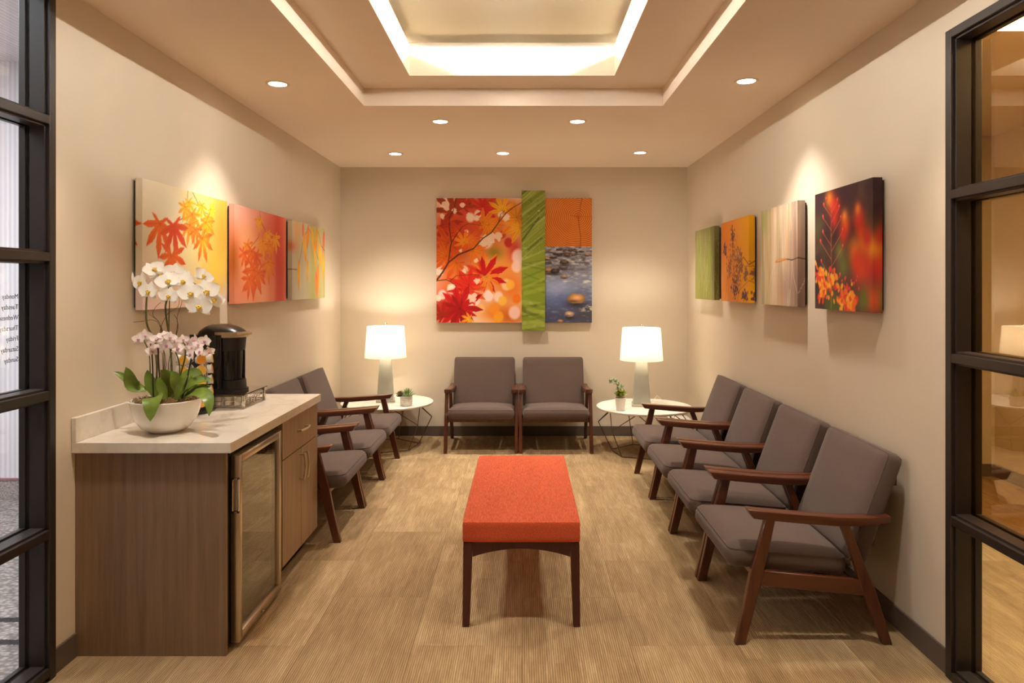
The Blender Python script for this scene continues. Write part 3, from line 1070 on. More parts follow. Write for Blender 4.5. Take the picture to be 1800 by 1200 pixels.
# succulent pot on the left table
p = P(714, 0, 6.42); 
t = thing('potted_succulents', 'white textured pot of small spiky succulents on side table', 'plant', ((714 - CX) * 6.42 / F, 6.42, ZT))
b = MB(); b.lathe([(0.046, 0), (0.054, 0.006), (0.056, 0.05), (0.056, 0.088), (0.051, 0.088), (0.050, 0.075)], 36); part('pot', b, M['pot'], t)
b = MB(); b.lathe([(0.049, 0.070), (0.049, 0.078), (0.02, 0.082)], 24); part('soil', b, M['soil'], t)
rosette((0.012, 0.0, 0.085), 0.10, 4, M['succ'], t, 'spiky_rosette', 0.15, 0.9, 10)
rosette((0.022, -0.022, 0.082), 0.045, 4, M['succ_pale'], t, 'pale_rosette', 0.5)
rosette((-0.005, -0.03, 0.083), 0.036, 4, M['succ_pale'], t, 'pale_rosette', 0.5)
o = rosette((-0.052, -0.018, 0.100), 0.046, 4, M['succ_dark'], t, 'dark_rosette', 0.5)
b = MB(); b.tube([(-0.02, -0.01, 0.078), (-0.035, -0.014, 0.092), (-0.052, -0.018, 0.100)], 0.005, 6); part('stem', b, M['succ_dark'], t)
rosette((-0.058, -0.024, 0.085), 0.034, 3, M['succ_dark'], t, 'dark_rosette', 0.5)

# bushy plant on the right table
t = thing('potted_bush', 'tapered white pot with lime bushy plant and a pale leaning sprig', 'plant', ((1090.5 - CX) * 6.18 / F, 6.18, ZT))
b = MB(); b.lathe([(0.034, 0), (0.037, 0.004), (0.047, 0.10), (0.049, 0.112), (0.045, 0.112), (0.043, 0.098)], 36); part('pot', b, M['white_matte'], t)
b = MB(); b.lathe([(0.042, 0.094), (0.042, 0.100), (0.02, 0.104)], 24); part('soil', b, M['soil'], t)
for q in range(18):
    a = random.uniform(0, 2 * PI); rr = random.uniform(0.0, 0.055)
    c = Vector((0.006 + rr * math.cos(a), rr * math.sin(a), 0.118 + random.uniform(0, 0.05) * (1.2 - rr / 0.06)))
    b = MB()
    b.tube([(c.x * 0.3, c.y * 0.3, 0.098), c], 0.0015, 5)
    for k in range(8):
        a2 = random.uniform(0, 2 * PI); el = random.uniform(-0.2, 1.3)
        blade(b, c, (math.cos(a2) * math.cos(el), math.sin(a2) * math.cos(el), math.sin(el)), random.uniform(.024, .040), 0.018, 0.2, 0.15)
    part('leaf_cluster', b, M['succ_lime'] if q % 3 else M['succ_yellow'], t, False)
sprig = [(-0.008, 0.0, 0.10), (-0.020, 0.0, 0.16), (-0.026, 0.0, 0.21), (-0.040, 0.0, 0.245), (-0.066, 0.0, 0.262), (-0.086, 0.0, 0.255)]
b = MB(); b.tube(sprig, [0.003, .003, .0025, .002, .002, .0015], 6); part('sprig_stem', b, M['twig'], t)
for (cx_, cy_, cz_, n_) in ((-0.086, 0, 0.250, 22), (-0.060, 0, 0.262, 18), (-0.036, 0, 0.245, 18), (-0.018, 0, 0.225, 14), (0.008, 0, 0.205, 20), (-0.02, 0, 0.19, 12)):
    b = MB(); c = Vector((cx_, cy_, cz_))
    for k in range(n_):
        a2 = random.uniform(0, 2 * PI); el = random.uniform(-0.9, 1.2)
        blade(b, c, (math.cos(a2) * math.cos(el), math.sin(a2) * math.cos(el), math.sin(el)), random.uniform(.022, .036), 0.015, 0.2, 0.15)
    part('leaf_cluster', b, M['succ_pale'], t, False)
b = MB(); b.tube([(0.0, 0, 0.10), (0.006, 0, 0.20)], 0.002, 6); part('sprig_stem', b, M['twig'], t)

# low white box by the wall
t = thing('storage_box', 'low white box in the corner behind the marble table with the bushy plant', 'box', (1.544, 6.94, 0))
b = MB(); b.box(-0.096, 0.096, -0.135, 0.135, 0, 0.185, 0.005, 2); part('body', b, M['white_matte'], t)
b = MB(); b.box(-0.102, 0.102, -0.141, 0.141, 0.185, 0.210, 0.005, 2); part('lid', b, M['white_matte'], t)

# ================================================================== ORCHID BOWL
bx_, by_ = (292 - CX) * 3.09 / F, 3.09
t = thing('potted_orchids', 'round white bowl planted with white and pink orchids on the counter', 'plant', (bx_, by_, ZC))
ORI = Vector((bx_, by_, ZC))
b = MB()
b.lathe([(0.060, 0), (0.070, 0.002), (0.100, 0.022), (0.124, 0.055), (0.138, 0.095), (0.1455, 0.135), (0.1462, 0.139), (0.143, 0.141), (0.139, 0.137), (0.130, 0.10)], 64)
part('bowl', b, M['white_gloss'], t, True, 60)
b = MB(); n = 28; rings_ = [0.0, 0.03, 0.06, 0.09, 0.115, 0.134]
vs = []; fs = []
for i, r in enumerate(rings_):
    for k in range(n):
        a = 2 * PI * k / n
        vs.append((r * math.cos(a), r * math.sin(a), 0.138 - 0.12 * (r / 0.134) ** 4 * 0.12 + random.uniform(-.004, .006)))
for i in range(len(rings_) - 1):
    fs += [(i * n + k, i * n + (k + 1) % n, (i + 1) * n + (k + 1) % n, (i + 1) * n + k) for k in range(n)]
b.add(vs, fs)
part('moss_bed', b, M['moss_bed'], t)
b = MB()
for q in range(420):
    a = random.uniform(0, 2 * PI); r = 0.128 * math.sqrt(random.random())
    c = Vector((r * math.cos(a), r * math.sin(a), 0.136 + random.uniform(0, 0.010)))
    rad = random.uniform(.004, .012); ph = random.uniform(0, 6); tl = random.uniform(-.7, .7)
    pts = [c + Vector((rad * math.cos(ph + s_ * 1.1), rad * math.sin(ph + s_ * 1.1), rad * tl * math.sin(s_ * 1.3) + s_ * .0008)) for s_ in range(5)]
    pts = [Vector((p_.x, p_.y, p_.z)) for p_ in pts if math.hypot(p_.x, p_.y) < 0.134]
    if len(pts) > 2:
        b.tube(pts, 0.0009, 3, False, False)
mo = part('moss', b, M['moss'], t, False); mo['kind'] = 'stuff'


def orchid_leaf(pts, width):
    """strap leaf through world points, width in metres, facing up and out"""
    pts = [Vector(p_) - ORI for p_ in pts]
    n = 12
    vs, fs = [], []
    for i in range(n + 1):
        s_ = i / n
        if len(pts) == 3:
            p_ = pts[0] * (1 - s_) ** 2 + pts[1] * 2 * s_ * (1 - s_) + pts[2] * s_ * s_
            tg = (pts[1] - pts[0]) * (1 - s_) + (pts[2] - pts[1]) * s_
        else:
            p_ = pts[0] * (1 - s_) ** 3 + pts[1] * 3 * s_ * (1 - s_) ** 2 + pts[2] * 3 * s_ * s_ * (1 - s_) + pts[3] * s_ ** 3
            tg = (pts[1] - pts[0]) * (1 - s_) ** 2 + (pts[2] - pts[1]) * 2 * s_ * (1 - s_) + (pts[3] - pts[2]) * s_ * s_
        tg.normalize()
        face = Vector((0, -0.75, 0.66))
        side = tg.cross(face)
        if side.length < 1e-3: side = Vector((1, 0, 0))
        side.normalize(); up = side.cross(tg).normalized()
        wd = width * 0.5 * (min(1, 0.35 + 1.5 * s_) if s_ < 0.45 else max(0.02, math.cos((s_ - 0.45) / 0.55 * PI / 2) ** 0.65))
        for k, (a, h) in enumerate(((-1, 0.22), (-0.5, 0.06), (0, 0), (0.5, 0.06), (1, 0.22))):
            vs.append(p_ + side * wd * a + up * wd * h)
    for i in range(n):
        for k in range(4):
            fs.append((i * 5 + k, i * 5 + k + 1, i * 5 + 6 + k, i * 5 + 5 + k))
    m = len(vs)
    nv = [Vector(v_) + Vector((0, 0.0012, -0.0012)) for v_ in vs]
    vs += nv
    fs += [tuple(i + m for i in f[::-1]) for f in fs]
    b = MB(); b.add(vs, fs)
    return b


for (pp, dd, wd) in (
        (((262, 684), (238, 684), (225, 662), (199, 653)), (3.10, 3.08, 3.06, 3.05), .040),
        (((258, 684), (226, 686), (234, 668), (221, 645)), (3.05, 3.02, 3.00, 3.00), .060),
        (((274, 700), (272, 686), (262, 668), (259, 650)), (3.06, 3.06, 3.05, 3.05), .052),
        (((300, 700), (304, 676), (296, 660), (282, 650)), (3.10, 3.10, 3.09, 3.08), .062),
        (((274, 702), (272, 690), (266, 702), (264, 740)), (3.02, 2.98, 2.93, 2.925), .082),
        (((312, 700), (316, 680), (310, 664), (302, 652)), (3.05, 3.05, 3.04, 3.04), .055),
        (((318, 694), (326, 660), (340, 648), (356, 668)), (3.10, 3.12, 3.14, 3.12), .075),
        (((318, 694), (334, 672), (350, 662), (374, 668)), (3.04, 3.03, 3.03, 3.03), .042),
        (((318, 698), (336, 684), (352, 678), (371, 679)), (3.06, 3.05, 3.05, 3.05), .034),
        (((318, 700), (360, 676), (374, 694), (367, 731)), (3.06, 2.98, 2.94, 2.93), .052),
        (((310, 704), (312, 690), (318, 676), (330, 660)), (3.02, 3.02, 3.01, 3.01), .040),
        (((292, 700), (288, 690), (282, 676), (278, 662)), (3.02, 3.02, 3.01, 3.01), .040)):
    part('leaf', orchid_leaf([P(a[0], a[1], d_) for a, d_ in zip(pp, dd)], wd), M['leaf'], t, True, 80)

# stems: (material, radius, pixel path, depth)
stems = [('stem', .0042, [(272, 700), (276, 650), (273, 600), (262, 580), (257, 560), (258, 520), (262, 505), (250, 496), (236, 490)], 3.10),
         ('stem', .0042, [(300, 700), (302, 650), (298, 595), (294, 570), (291, 545), (293, 528), (306, 490), (330, 494), (352, 505), (370, 522)], 3.12),
         ('stem', .0026, [(297, 590), (297, 560), (298, 530), (296, 505), (285, 485), (272, 470)], 3.14),
         ('dark_stem', .0032, [(270, 702), (269, 670), (268, 640), (267, 618)], 3.04),
         ('dark_stem', .0034, [(282, 702), (281, 670), (279, 640), (278, 612)], 3.03),
         ('stem', .0026, [(264, 690), (264, 650), (262, 620), (252, 596)], 3.08),
         ('stem', .0026, [(276, 690), (275, 640), (272, 610), (285, 600)], 3.08),
         ('stem', .0032, [(312, 700), (317, 660), (325, 630), (325, 605), (318, 602)], 3.05),
         ('dark_stem', .0032, [(320, 700), (328, 670), (334, 640), (338, 624)], 3.04),
         ('stem', .0026, [(314, 690), (316, 650), (313, 630), (308, 618), (300, 605)], 3.08),
         ('stem', .0022, [(334, 640), (342, 628), (352, 624), (364, 612)], 3.04)]
for mt, r, path, d_ in stems:
    b = MB()
    pts = [P(x_, y_, d_) - ORI for x_, y_ in path]
    # smooth the path a little
    q = []
    for i in range(len(pts) - 1):
        p0, p1, p2, p3 = pts[max(i - 1, 0)], pts[i], pts[i + 1], pts[min(i + 2, len(pts) - 1)]
        for s_ in (0, .33, .66):
            q.append(0.5 * ((2 * p1) + (p2 - p0) * s_ + (2 * p0 - 5 * p1 + 4 * p2 - p3) * s_ ** 2 + (3 * p1 - p0 - 3 * p2 + p3) * s_ ** 3))
    q.append(pts[-1])
    b.tube(q, r, 7); part('stem', b, M[mt], t)
twigs = [[(288, 690), (286, 640), (284, 590), (280, 570), (268, 562), (254, 564), (234, 566)],
         [(290, 690), (289, 640), (285, 585), (279, 565), (270, 556), (269, 548), (275, 538), (283, 531)],
         [(286, 690), (288, 620), (282, 590), (284, 572), (296, 550), (312, 540), (315, 525), (309, 514)],
         [(300, 690), (296, 640), (308, 595), (313, 575), (311, 558), (317, 540), (321, 526)],
         [(304, 690), (300, 640), (309, 590), (312, 565), (306, 553)],
         [(282, 690), (292, 640), (284, 600), (286, 582), (278, 565), (262, 552)]]
for k, path in enumerate(twigs):
    b = MB()
    pts = [P(x_, y_, 3.15 + 0.01 * math.sin(i * 2 + k)) - ORI for i, (x_, y_) in enumerate(path)]
    q = []
    for i in range(len(pts) - 1):
        p0, p1, p2, p3 = pts[max(i - 1, 0)], pts[i], pts[i + 1], pts[min(i + 2, len(pts) - 1)]
        for s_ in (0, .33, .66):
            q.append(0.5 * ((2 * p1) + (p2 - p0) * s_ + (2 * p0 - 5 * p1 + 4 * p2 - p3) * s_ ** 2 + (3 * p1 - p0 - 3 * p2 + p3) * s_ ** 3))
    q.append(pts[-1])
    b.tube(q, [0.0017 * (1 - 0.5 * i / len(q)) for i in range(len(q))], 5); part('twig', b, M['twig'], t)


def flower_meshes(big):
    """face towards local -Y, up +Z, unit: half width 1"""
    def petal(b, ang, ln, wd, cup):
        vs, fs = [], []
        n, m = 7, 6
        ca, sa = math.cos(ang), math.sin(ang)
        for i in range(n + 1):
            s_ = i / n
            hw = wd * 0.5 * max(0.05, math.sin(PI * min(1, 0.10 + 0.88 * s_ ** 0.85)) ** 0.6)
            for k in range(m + 1):
                u = -1 + 2 * k / m
                lx, ly = u * hw, s_ * ln * (1 - 0.05 * u * u)
                dep = cup * (s_ * s_ * 0.5 + 0.25 * u * u * hw) - 0.05 * math.sin(PI * s_)
                vs.append((lx * sa + ly * ca, -dep, -lx * ca + ly * sa))
        for i in range(n):
            for k in range(m):
                fs.append((i * (m + 1) + k, i * (m + 1) + k + 1, (i + 1) * (m + 1) + k + 1, (i + 1) * (m + 1) + k))
        b.add(vs, fs)
    b = MB()
    for ang, wd in ((90, .62), (215, .60), (325, .60)):
        petal(b, R(ang), 0.92, wd, -0.12)
    b2 = MB()
    for ang in (12, 168):
        petal(b2, R(ang), 1.0, 1.12 if big else 0.95, 0.36)
    off = [(x_, y_ - 0.03, z_) for (x_, y_, z_) in b2.v]
    b.add(off, b2.f)
    lip = MB()
    for (x_, z_, r_, y_) in ((0, -0.14, 0.15, -0.12), (-0.13, -0.04, 0.10, -0.14), (0.13, -0.04, 0.10, -0.14), (0, -0.28, 0.09, -0.16), (0, 0.02, 0.08, -0.16)):
        lip.lathe([(r_ * 0.3, -r_ * .8), (r_ * .8, -r_ * .5), (r_, 0), (r_ * .8, r_ * .5), (r_ * .3, r_ * .8)], 8, (x_, y_, z_))
    return b, lip


fb, flp = flower_meshes(True)
sb, slp = flower_meshes(False)
big_me, big_lip = fb.mesh('flower', M['petal'], True, 80), flp.mesh('lip', M['lip'], True, 80)
sm_me, sm_lip = sb.mesh('flower', M['petal_pink'], True, 80), slp.mesh('lip', M['lip_pink'], True, 80)


def flower(px, py, d_, size, yaw, pitch_, roll, big):
    o = link('flower', big_me if big else sm_me, t)
    loc = P(px, py, d_) - ORI
    m = Matrix.Translation(loc) @ Matrix.Rotation(R(yaw), 4, 'Z') @ Matrix.Rotation(R(pitch_), 4, 'X') @ Matrix.Rotation(R(roll), 4, 'Y') @ Matrix.Scale(size, 4)
    o.matrix_local = m
    l = link('lip', big_lip if big else sm_lip, o)


for (px, py, d_, s_, yw, pt, rl) in (
        (236, 490, 3.08, .040, -62, 5, 10), (248, 496, 3.04, .046, -30, -8, -8), (262, 512, 3.01, .043, -12, -12, 4),
        (270, 474, 3.10, .046, 40, -38, -30), (283, 484, 3.12, .042, 20, -30, 15), (296, 494, 3.04, .048, 10, -24, -18),
        (297, 520, 3.02, .040, 4, -6, 8), (306, 479, 3.11, .044, 22, -12, 10), (324, 494, 3.07, .046, -8, -14, 14),
        (336, 515, 3.02, .050, 6, -8, -4), (351, 538, 3.00, .052, 4, 4, 6), (357, 485, 3.09, .042, 64, -20, 30),
        (362, 512, 3.06, .052, 26, -10, -10), (375, 526, 3.08, .046, 58, -8, 14)):
    flower(px, py, d_, s_ * 1.14, yw, pt, rl, True)
for k, (px, py) in enumerate(((244, 596), (254, 590), (266, 604), (276, 596), (268, 617), (284, 601), (293, 606), (299, 593), (308, 600), (313, 612),
                              (322, 597), (331, 602), (338, 611), (348, 606), (352, 618), (360, 599), (367, 618), (336, 622), (288, 590), (278, 612), (343, 598))):
    flower(px, py, 3.03 + 0.02 * math.sin(k * 1.7), .0300 + .004 * math.sin(k * 2.3), 40 * math.sin(k * 2.1), -10 + 16 * math.sin(k * 1.3), 20 * math.sin(k * 3.1), False)

# ================================================================== COFFEE MAKER, RACK, CAROUSEL
rx0, rx1, ry0, ry1 = -1.785, -1.435, 3.64, 3.95
zr = 0.070                                       # underside of the rack's glass
t = thing('pod_rack', 'chrome pod rack with smoked glass top under the coffee maker', 'rack', (rx0, ry0, ZC))
lw, ld_ = rx1 - rx0, ry1 - ry0
b = MB(); b.box(-0.006, lw + 0.006, -0.006, ld_ + 0.006, zr, zr + 0.006, 0.001, 1); part('glass_top', b, M['smoked_glass'], t, False)
for (xx, yy) in ((0, 0), (lw - 0.016, 0), (0, ld_ - 0.016), (lw - 0.016, ld_ - 0.016)):
    b = MB(); b.box(xx, xx + 0.016, yy, yy + 0.016, 0, zr, 0.003, 2); part('leg', b, M['chrome'], t)
b = MB()
for z in (0.012, 0.036, 0.060):
    b.tube([(0.010, 0.008, z), (lw - 0.010, 0.008, z), (lw - 0.008, ld_ - 0.010, z), (0.010, ld_ - 0.008, z)], 0.0018, 6, True)
for k in range(7):
    yy = 0.03 + k * (ld_ - 0.06) / 6
    b.tube([(lw - 0.008, yy, 0.012), (lw - 0.008, yy, 0.060)], 0.0015, 6)
    b.tube([(lw - 0.008, yy, 0.012), (0.01, yy, 0.012)], 0.0015, 6)
for k in range(5):
    xx = 0.05 + k * (lw - 0.10) / 4
    b.tube([(xx, 0.008, 0.012), (xx, 0.008, 0.060)], 0.0015, 6)
    yc = 0.03 + (k + 0.5) * (ld_ - 0.06) / 6
    b.tube([(lw - 0.008, yc + 0.014 * math.cos(a * PI / 5), 0.036 + 0.014 * math.sin(a * PI / 5)) for a in range(10)], 0.0013, 5, True)
part('basket', b, M['chrome'], t)


def make_pod(lidm):
    o = link('coffee_pod', None)
    b = MB(); b.lathe([(0.018, 0), (0.0185, 0.002), (0.0225, 0.040), (0.0245, 0.041), (0.0245, 0.043)], 20); part('cup', b, M['pod_cup'], o)
    b = MB(); b.lathe([(0.0232, 0.043), (0.0232, 0.0436)], 20); part('lid', b, lidm, o)
    return o


pod0 = make_pod(M['pod_lid'])
first = True
for r_ in range(2):
    for k in range(6):
        o = pod0 if first else copy_tree(pod0)
        first = False
        o.location = (rx0 + 0.050 + k * 0.0505, ry0 + 0.040 + r_ * 0.060, ZC + 0.0140)
        tag(o, 'small white coffee pod lying in the chrome rack under the coffee maker', 'coffee pod', 'coffee pods in the chrome rack')

t = thing('pod_carousel', 'black wire carousel of yellow-lidded coffee pods behind the orchid bowl', 'carousel', (-1.640, 3.58 - 0.05, ZC))
b = MB(); b.lathe([(0.070, 0), (0.074, 0.004), (0.074, 0.016), (0.066, 0.022), (0.012, 0.026)], 40); part('base', b, M['black_plastic'], t)
b = MB(); b.tube([(0, 0, 0.02), (0, 0, 0.30)], 0.004, 8)
for k in range(6):
    a = 2 * PI * k / 6 + 0.3
    for s_ in (-1, 1):
        a2 = a + s_ * 0.40
        b.tube([(0.058 * math.cos(a2), 0.058 * math.sin(a2), 0.02), (0.066 * math.cos(a2), 0.066 * math.sin(a2), 0.15), (0.058 * math.cos(a2), 0.058 * math.sin(a2), 0.285), (0.0, 0.0, 0.298)], 0.0016, 5)
part('wire_frame', b, M['black_plastic'], t)
for k in range(6):
    a = 2 * PI * k / 6 + 0.3
    for q in range(5):
        o = copy_tree(pod0)
        m = Matrix.Translation((-1.640 + 0.040 * math.cos(a), 3.53 + 0.040 * math.sin(a), ZC + 0.054 + q * 0.053)) @ Matrix.Rotation(a, 4, 'Z') @ Matrix.Rotation(R(82), 4, 'Y')
        o.matrix_world = m
        tag(o, 'yellow-lidded coffee pod held in the black carousel behind the orchids', 'coffee pod', 'coffee pods in the carousel')
        if (k + q) % 3 == 0:
            o['label'] = 'orange-lidded coffee pod held in the black carousel behind the orchids'
            for c in o.children:
                if c.name.startswith('lid'):
                    if 'lid2' not in bpy.data.meshes:
                        me2 = c.data.copy(); me2.name = 'lid2'; me2.materials[0] = M['pod_lid2']
                    c.data = bpy.data.meshes['lid2']

# ---- coffee maker, local front is -Y
cz = ZC + zr + 0.0062
t = thing('coffee_maker', 'black single-serve coffee maker with silver handle on the pod rack', 'coffee maker', (-1.625, 3.80, cz), R(72))


def slab(b, rx, ry_f, ry_b, z0, z1, cy=0.0, pw=3.0, n=36, top_taper=1.0, bot_taper=1.0, rise=None, layers=6):
    """super-ellipse column: half width rx, front extent ry_f, rear extent ry_b"""
    vs, fs = [], []
    for i in range(layers + 1):
        s_ = i / layers
        sc = bot_taper + (top_taper - bot_taper) * s_
        for k in range(n):
            a = 2 * PI * k / n
            c, s2 = math.cos(a), math.sin(a)
            q = (abs(c) ** pw + abs(s2) ** pw) ** (-1 / pw)
            x_ = rx * q * c * sc
            y_ = (ry_f if s2 < 0 else ry_b) * q * s2 * sc + cy
            z_ = z0 + (z1 - z0) * s_
            if rise: z_ += rise(y_, s_)
            vs.append((x_, y_, z_))
    for i in range(layers):
        for k in range(n):
            fs.append((i * n + k, i * n + (k + 1) % n, (i + 1) * n + (k + 1) % n, (i + 1) * n + k))
    fs.append(tuple(range(n))[::-1]); fs.append(tuple(layers * n + k for k in range(n)))
    b.add(vs, fs)


b = MB(); slab(b, 0.085, 0.150, 0.12, 0.0, 0.012, 0, 3.5); slab(b, 0.080, 0.145, 0.02, 0.012, 0.058, 0, 3.0, 36, 0.97); part('base', b, M['black_plastic'], t)
b = MB(); slab(b, 0.066, 0.048, 0.046, 0.058, 0.062, -0.085, 2.6)
for k in range(5):
    b.box(-0.05, 0.05, -0.120 + k * 0.016, -0.114 + k * 0.016, 0.062, 0.064)
part('drip_tray', b, M['black_gloss'], t)
b = MB(); slab(b, 0.084, 0.055, 0.120, 0.012, 0.30, 0.0, 3.2, 36, 1.0, 1.0); part('column', b, M['black_plastic'], t)
# closed front of the brewing bay, set back a little from the head
b = MB(); slab(b, 0.077, 0.130, 0.05, 0.056, 0.24, 0.0, 3.2, 36, 1.0, 0.95); part('brew_bay', b, M['black_gloss'], t)
b = MB()
for sg in (-1, 1):
    b.box(sg * 0.034 - 0.002, sg * 0.034 + 0.002, -0.1315, -0.120, 0.064, 0.214, 0.001, 1)
part('bay_rib', b, M['black_plastic'], t)
b = MB(); slab(b, 0.084, 0.142, 0.10, 0.215, 0.298, 0.0, 3.0, 36, 1.0, 0.94); part('brew_head', b, M['black_plastic'], t)
b = MB(); slab(b, 0.030, 0.030, 0.030, 0.190, 0.218, -0.085, 2.0, 24, 1.0, 0.7); part('spout', b, M['black_gloss'], t)
# silver band and handle
b = MB(); slab(b, 0.088, 0.098, 0.060, 0.286, 0.314, -0.060, 2.4, 36)
slab(b, 0.050, 0.036, 0.03, 0.298, 0.309, -0.152, 2.2, 24)
part('handle', b, M['nickel'], t, label='silver lift handle')
b = MB()
vs, fs = [], []
nn, LY = 40, 9
for i in range(LY + 1):
    s_ = i / LY
    sc = math.sqrt(max(0.0, 1 - (0.97 * s_) ** 2.4))
    for k in range(nn):
        a = 2 * PI * k / nn
        c, s2 = math.cos(a), math.sin(a)
        q = (abs(c) ** 2.7 + abs(s2) ** 2.7) ** (-1 / 2.7)
        y_ = (0.150 if s2 < 0 else 0.118) * q * s2 * (0.25 + 0.75 * sc)
        x_ = 0.083 * q * c * (0.15 + 0.85 * sc)
        z_ = 0.297 + 0.056 * s_
        z_ -= 0.020 * max(0, (-y_ - 0.02) / 0.13) ** 1.4 * s_ + 0.030 * max(0, (y_ - 0.02) / 0.10) ** 1.6 * s_
        vs.append((x_, y_, z_))
for i in range(LY):
    for k in range(nn):
        fs.append((i * nn + k, i * nn + (k + 1) % nn, (i + 1) * nn + (k + 1) % nn, (i + 1) * nn + k))
fs.append(tuple(range(nn))[::-1]); fs.append(tuple(LY * nn + k for k in range(nn)))
b.add(vs, fs)
part('lid', b, M['black_plastic'], t, True, 50)
b = MB(); slab(b, 0.030, 0.10, 0.10, 0.02, 0.30, 0.02, 3.0); b.v = [(x_ - 0.084, y_, z_) for x_, y_, z_ in b.v]
part('water_tank', b, M['black_gloss'], t)


# ================================================================== CANVAS PRINTS
RES = 230          # print dots per metre
rng = np.random.default_rng(5)


class Art:
    """tiny painter on a grid of dots: x to the right, y up, metres; colours 0..255"""
    def __init__(s, W_, H_, res=RES):
        s.W, s.H = W_, H_
        s.nx, s.ny = int(W_ * res) + 1, int(H_ * res) + 1
        s.k = 2                                            # supersampling
        s.X, s.Y = np.meshgrid(np.linspace(0, W_, s.nx * s.k), np.linspace(0, H_, s.ny * s.k))
        s.I = np.zeros(s.X.shape + (3,))

    def fill(s, c): s.I[:] = c

    def blend(s, m, c):
        m = np.clip(m, 0, 1)[..., None]
        s.I = s.I * (1 - m) + np.array(c, float) * m

    def vgrad(s, stops):
        t_ = s.Y / s.H
        for ch in range(3):
            s.I[..., ch] = np.interp(t_, [a for a, _ in stops], [c[ch] for _, c in stops])

    def hgrad(s, stops):
        t_ = s.X / s.W
        for ch in range(3):
            s.I[..., ch] = np.interp(t_, [a for a, _ in stops], [c[ch] for _, c in stops])

    def blob(s, x_, y_, rx, ry, c, op=1.0, hard=1.0, rot=0.0):
        dx_, dy_ = s.X - x_, s.Y - y_
        ca, sa = math.cos(rot), math.sin(rot)
        u, v_ = (dx_ * ca + dy_ * sa) / rx, (-dx_ * sa + dy_ * ca) / ry
        r2 = u * u + v_ * v_
        s.blend(op * (np.exp(-r2 * 1.2) if hard <= 1 else np.clip((1.0 - np.sqrt(r2)) * hard, 0, 1)), c)

    def poly(s, pts, c, c2=None, op=1.0):
        pts = np.array(pts)
        x0, y0 = pts.min(0); x1, y1 = pts.max(0)
        jx0, jx1 = np.searchsorted(s.X[0], [x0, x1]); jy0, jy1 = np.searchsorted(s.Y[:, 0], [y0, y1])
        if jx1 <= jx0 or jy1 <= jy0: return
        xs, ys = s.X[jy0:jy1, jx0:jx1], s.Y[jy0:jy1, jx0:jx1]
        ins = np.zeros(xs.shape, bool)
        n = len(pts)
        for i in range(n):
            (xa, ya), (xb, yb) = pts[i], pts[(i + 1) % n]
            if ya == yb: continue
            ins ^= ((ya > ys) != (yb > ys)) & (xs < (xb - xa) * (ys - ya) / (yb - ya) + xa)
        sub = s.I[jy0:jy1, jx0:jx1]
        c = np.array(c, float)
        if c2 is not None:
            ctr = pts.mean(0); rad = np.hypot(*(pts - ctr).T).max()
            q = np.clip(np.hypot(xs - ctr[0], ys - ctr[1]) / rad, 0, 1)[..., None]
            cc = c * (1 - q) + np.array(c2, float) * q
        else:
            cc = np.broadcast_to(c, sub.shape)
        m = (ins * op)[..., None]
        s.I[jy0:jy1, jx0:jx1] = sub * (1 - m) + cc * m

    def line(s, pts, wd, c, op=1.0, wd2=None):
        wd2 = wd if wd2 is None else wd2
        n = len(pts) - 1
        for i in range(n):
            (xa, ya), (xb, yb) = pts[i], pts[i + 1]
            w_ = wd + (wd2 - wd) * i / max(1, n - 1)
            g = w_ * 2
            jx0, jx1 = np.searchsorted(s.X[0], [min(xa, xb) - g, max(xa, xb) + g]); jy0, jy1 = np.searchsorted(s.Y[:, 0], [min(ya, yb) - g, max(ya, yb) + g])
            if jx1 <= jx0 or jy1 <= jy0: continue
            xs, ys = s.X[jy0:jy1, jx0:jx1], s.Y[jy0:jy1, jx0:jx1]
            L = (xb - xa) ** 2 + (yb - ya) ** 2 + 1e-12
            t_ = np.clip(((xs - xa) * (xb - xa) + (ys - ya) * (yb - ya)) / L, 0, 1)
            d_ = np.hypot(xs - xa - t_ * (xb - xa), ys - ya - t_ * (yb - ya))
            m = (np.clip((w_ - d_) / (w_ * 0.5), 0, 1) * op)[..., None]
            s.I[jy0:jy1, jx0:jx1] = s.I[jy0:jy1, jx0:jx1] * (1 - m) + np.array(c, float) * m

    def noise(s, sx, sy, seed, octaves=3):
        r_ = np.random.default_rng(seed)
        out = np.zeros(s.X.shape); amp, tot = 1.0, 0.0
        for o_ in range(octaves):
            gx, gy = s.X * sx * 2 ** o_, s.Y * sy * 2 ** o_
            G = r_.random((int(gy.max()) + 3, int(gx.max()) + 3))
            ix, iy = gx.astype(int), gy.astype(int)
            fx, fy = gx - ix, gy - iy
            fx, fy = fx * fx * (3 - 2 * fx), fy * fy * (3 - 2 * fy)
            out += amp * ((G[iy, ix] * (1 - fx) + G[iy, ix + 1] * fx) * (1 - fy) + (G[iy + 1, ix] * (1 - fx) + G[iy + 1, ix + 1] * fx) * fy)
            tot += amp; amp *= 0.5
        return out / tot

    def maple(s, x_, y_, r_, rot, c, c2, vein=None, sq=1.0, op=1.0):
        """palmate leaf whose long lobe points along rot (degrees); sq squeezes it across"""
        lob = [(0, 1.0), (38, .92), (-38, .92), (78, .78), (-78, .78), (122, .45), (-122, .45)]
        lob.sort()
        pts, tips = [], []
        for i, (a, L) in enumerate(lob):
            a_prev = lob[i - 1][0] if i else -180
            pts.append(((a + a_prev) / 2, 0.26 * (1 if i else 0.3)))
            for q, f_ in ((-15, .42), (-14, .54), (-11, .60), (-11, .68), (-6, .78), (0, 1.0), (6, .78), (11, .68), (11, .60), (14, .54), (15, .42)):
                pts.append((a + q, L * f_))
            tips.append((a, L))
        ca, sa = math.cos(R(rot)), math.sin(R(rot))

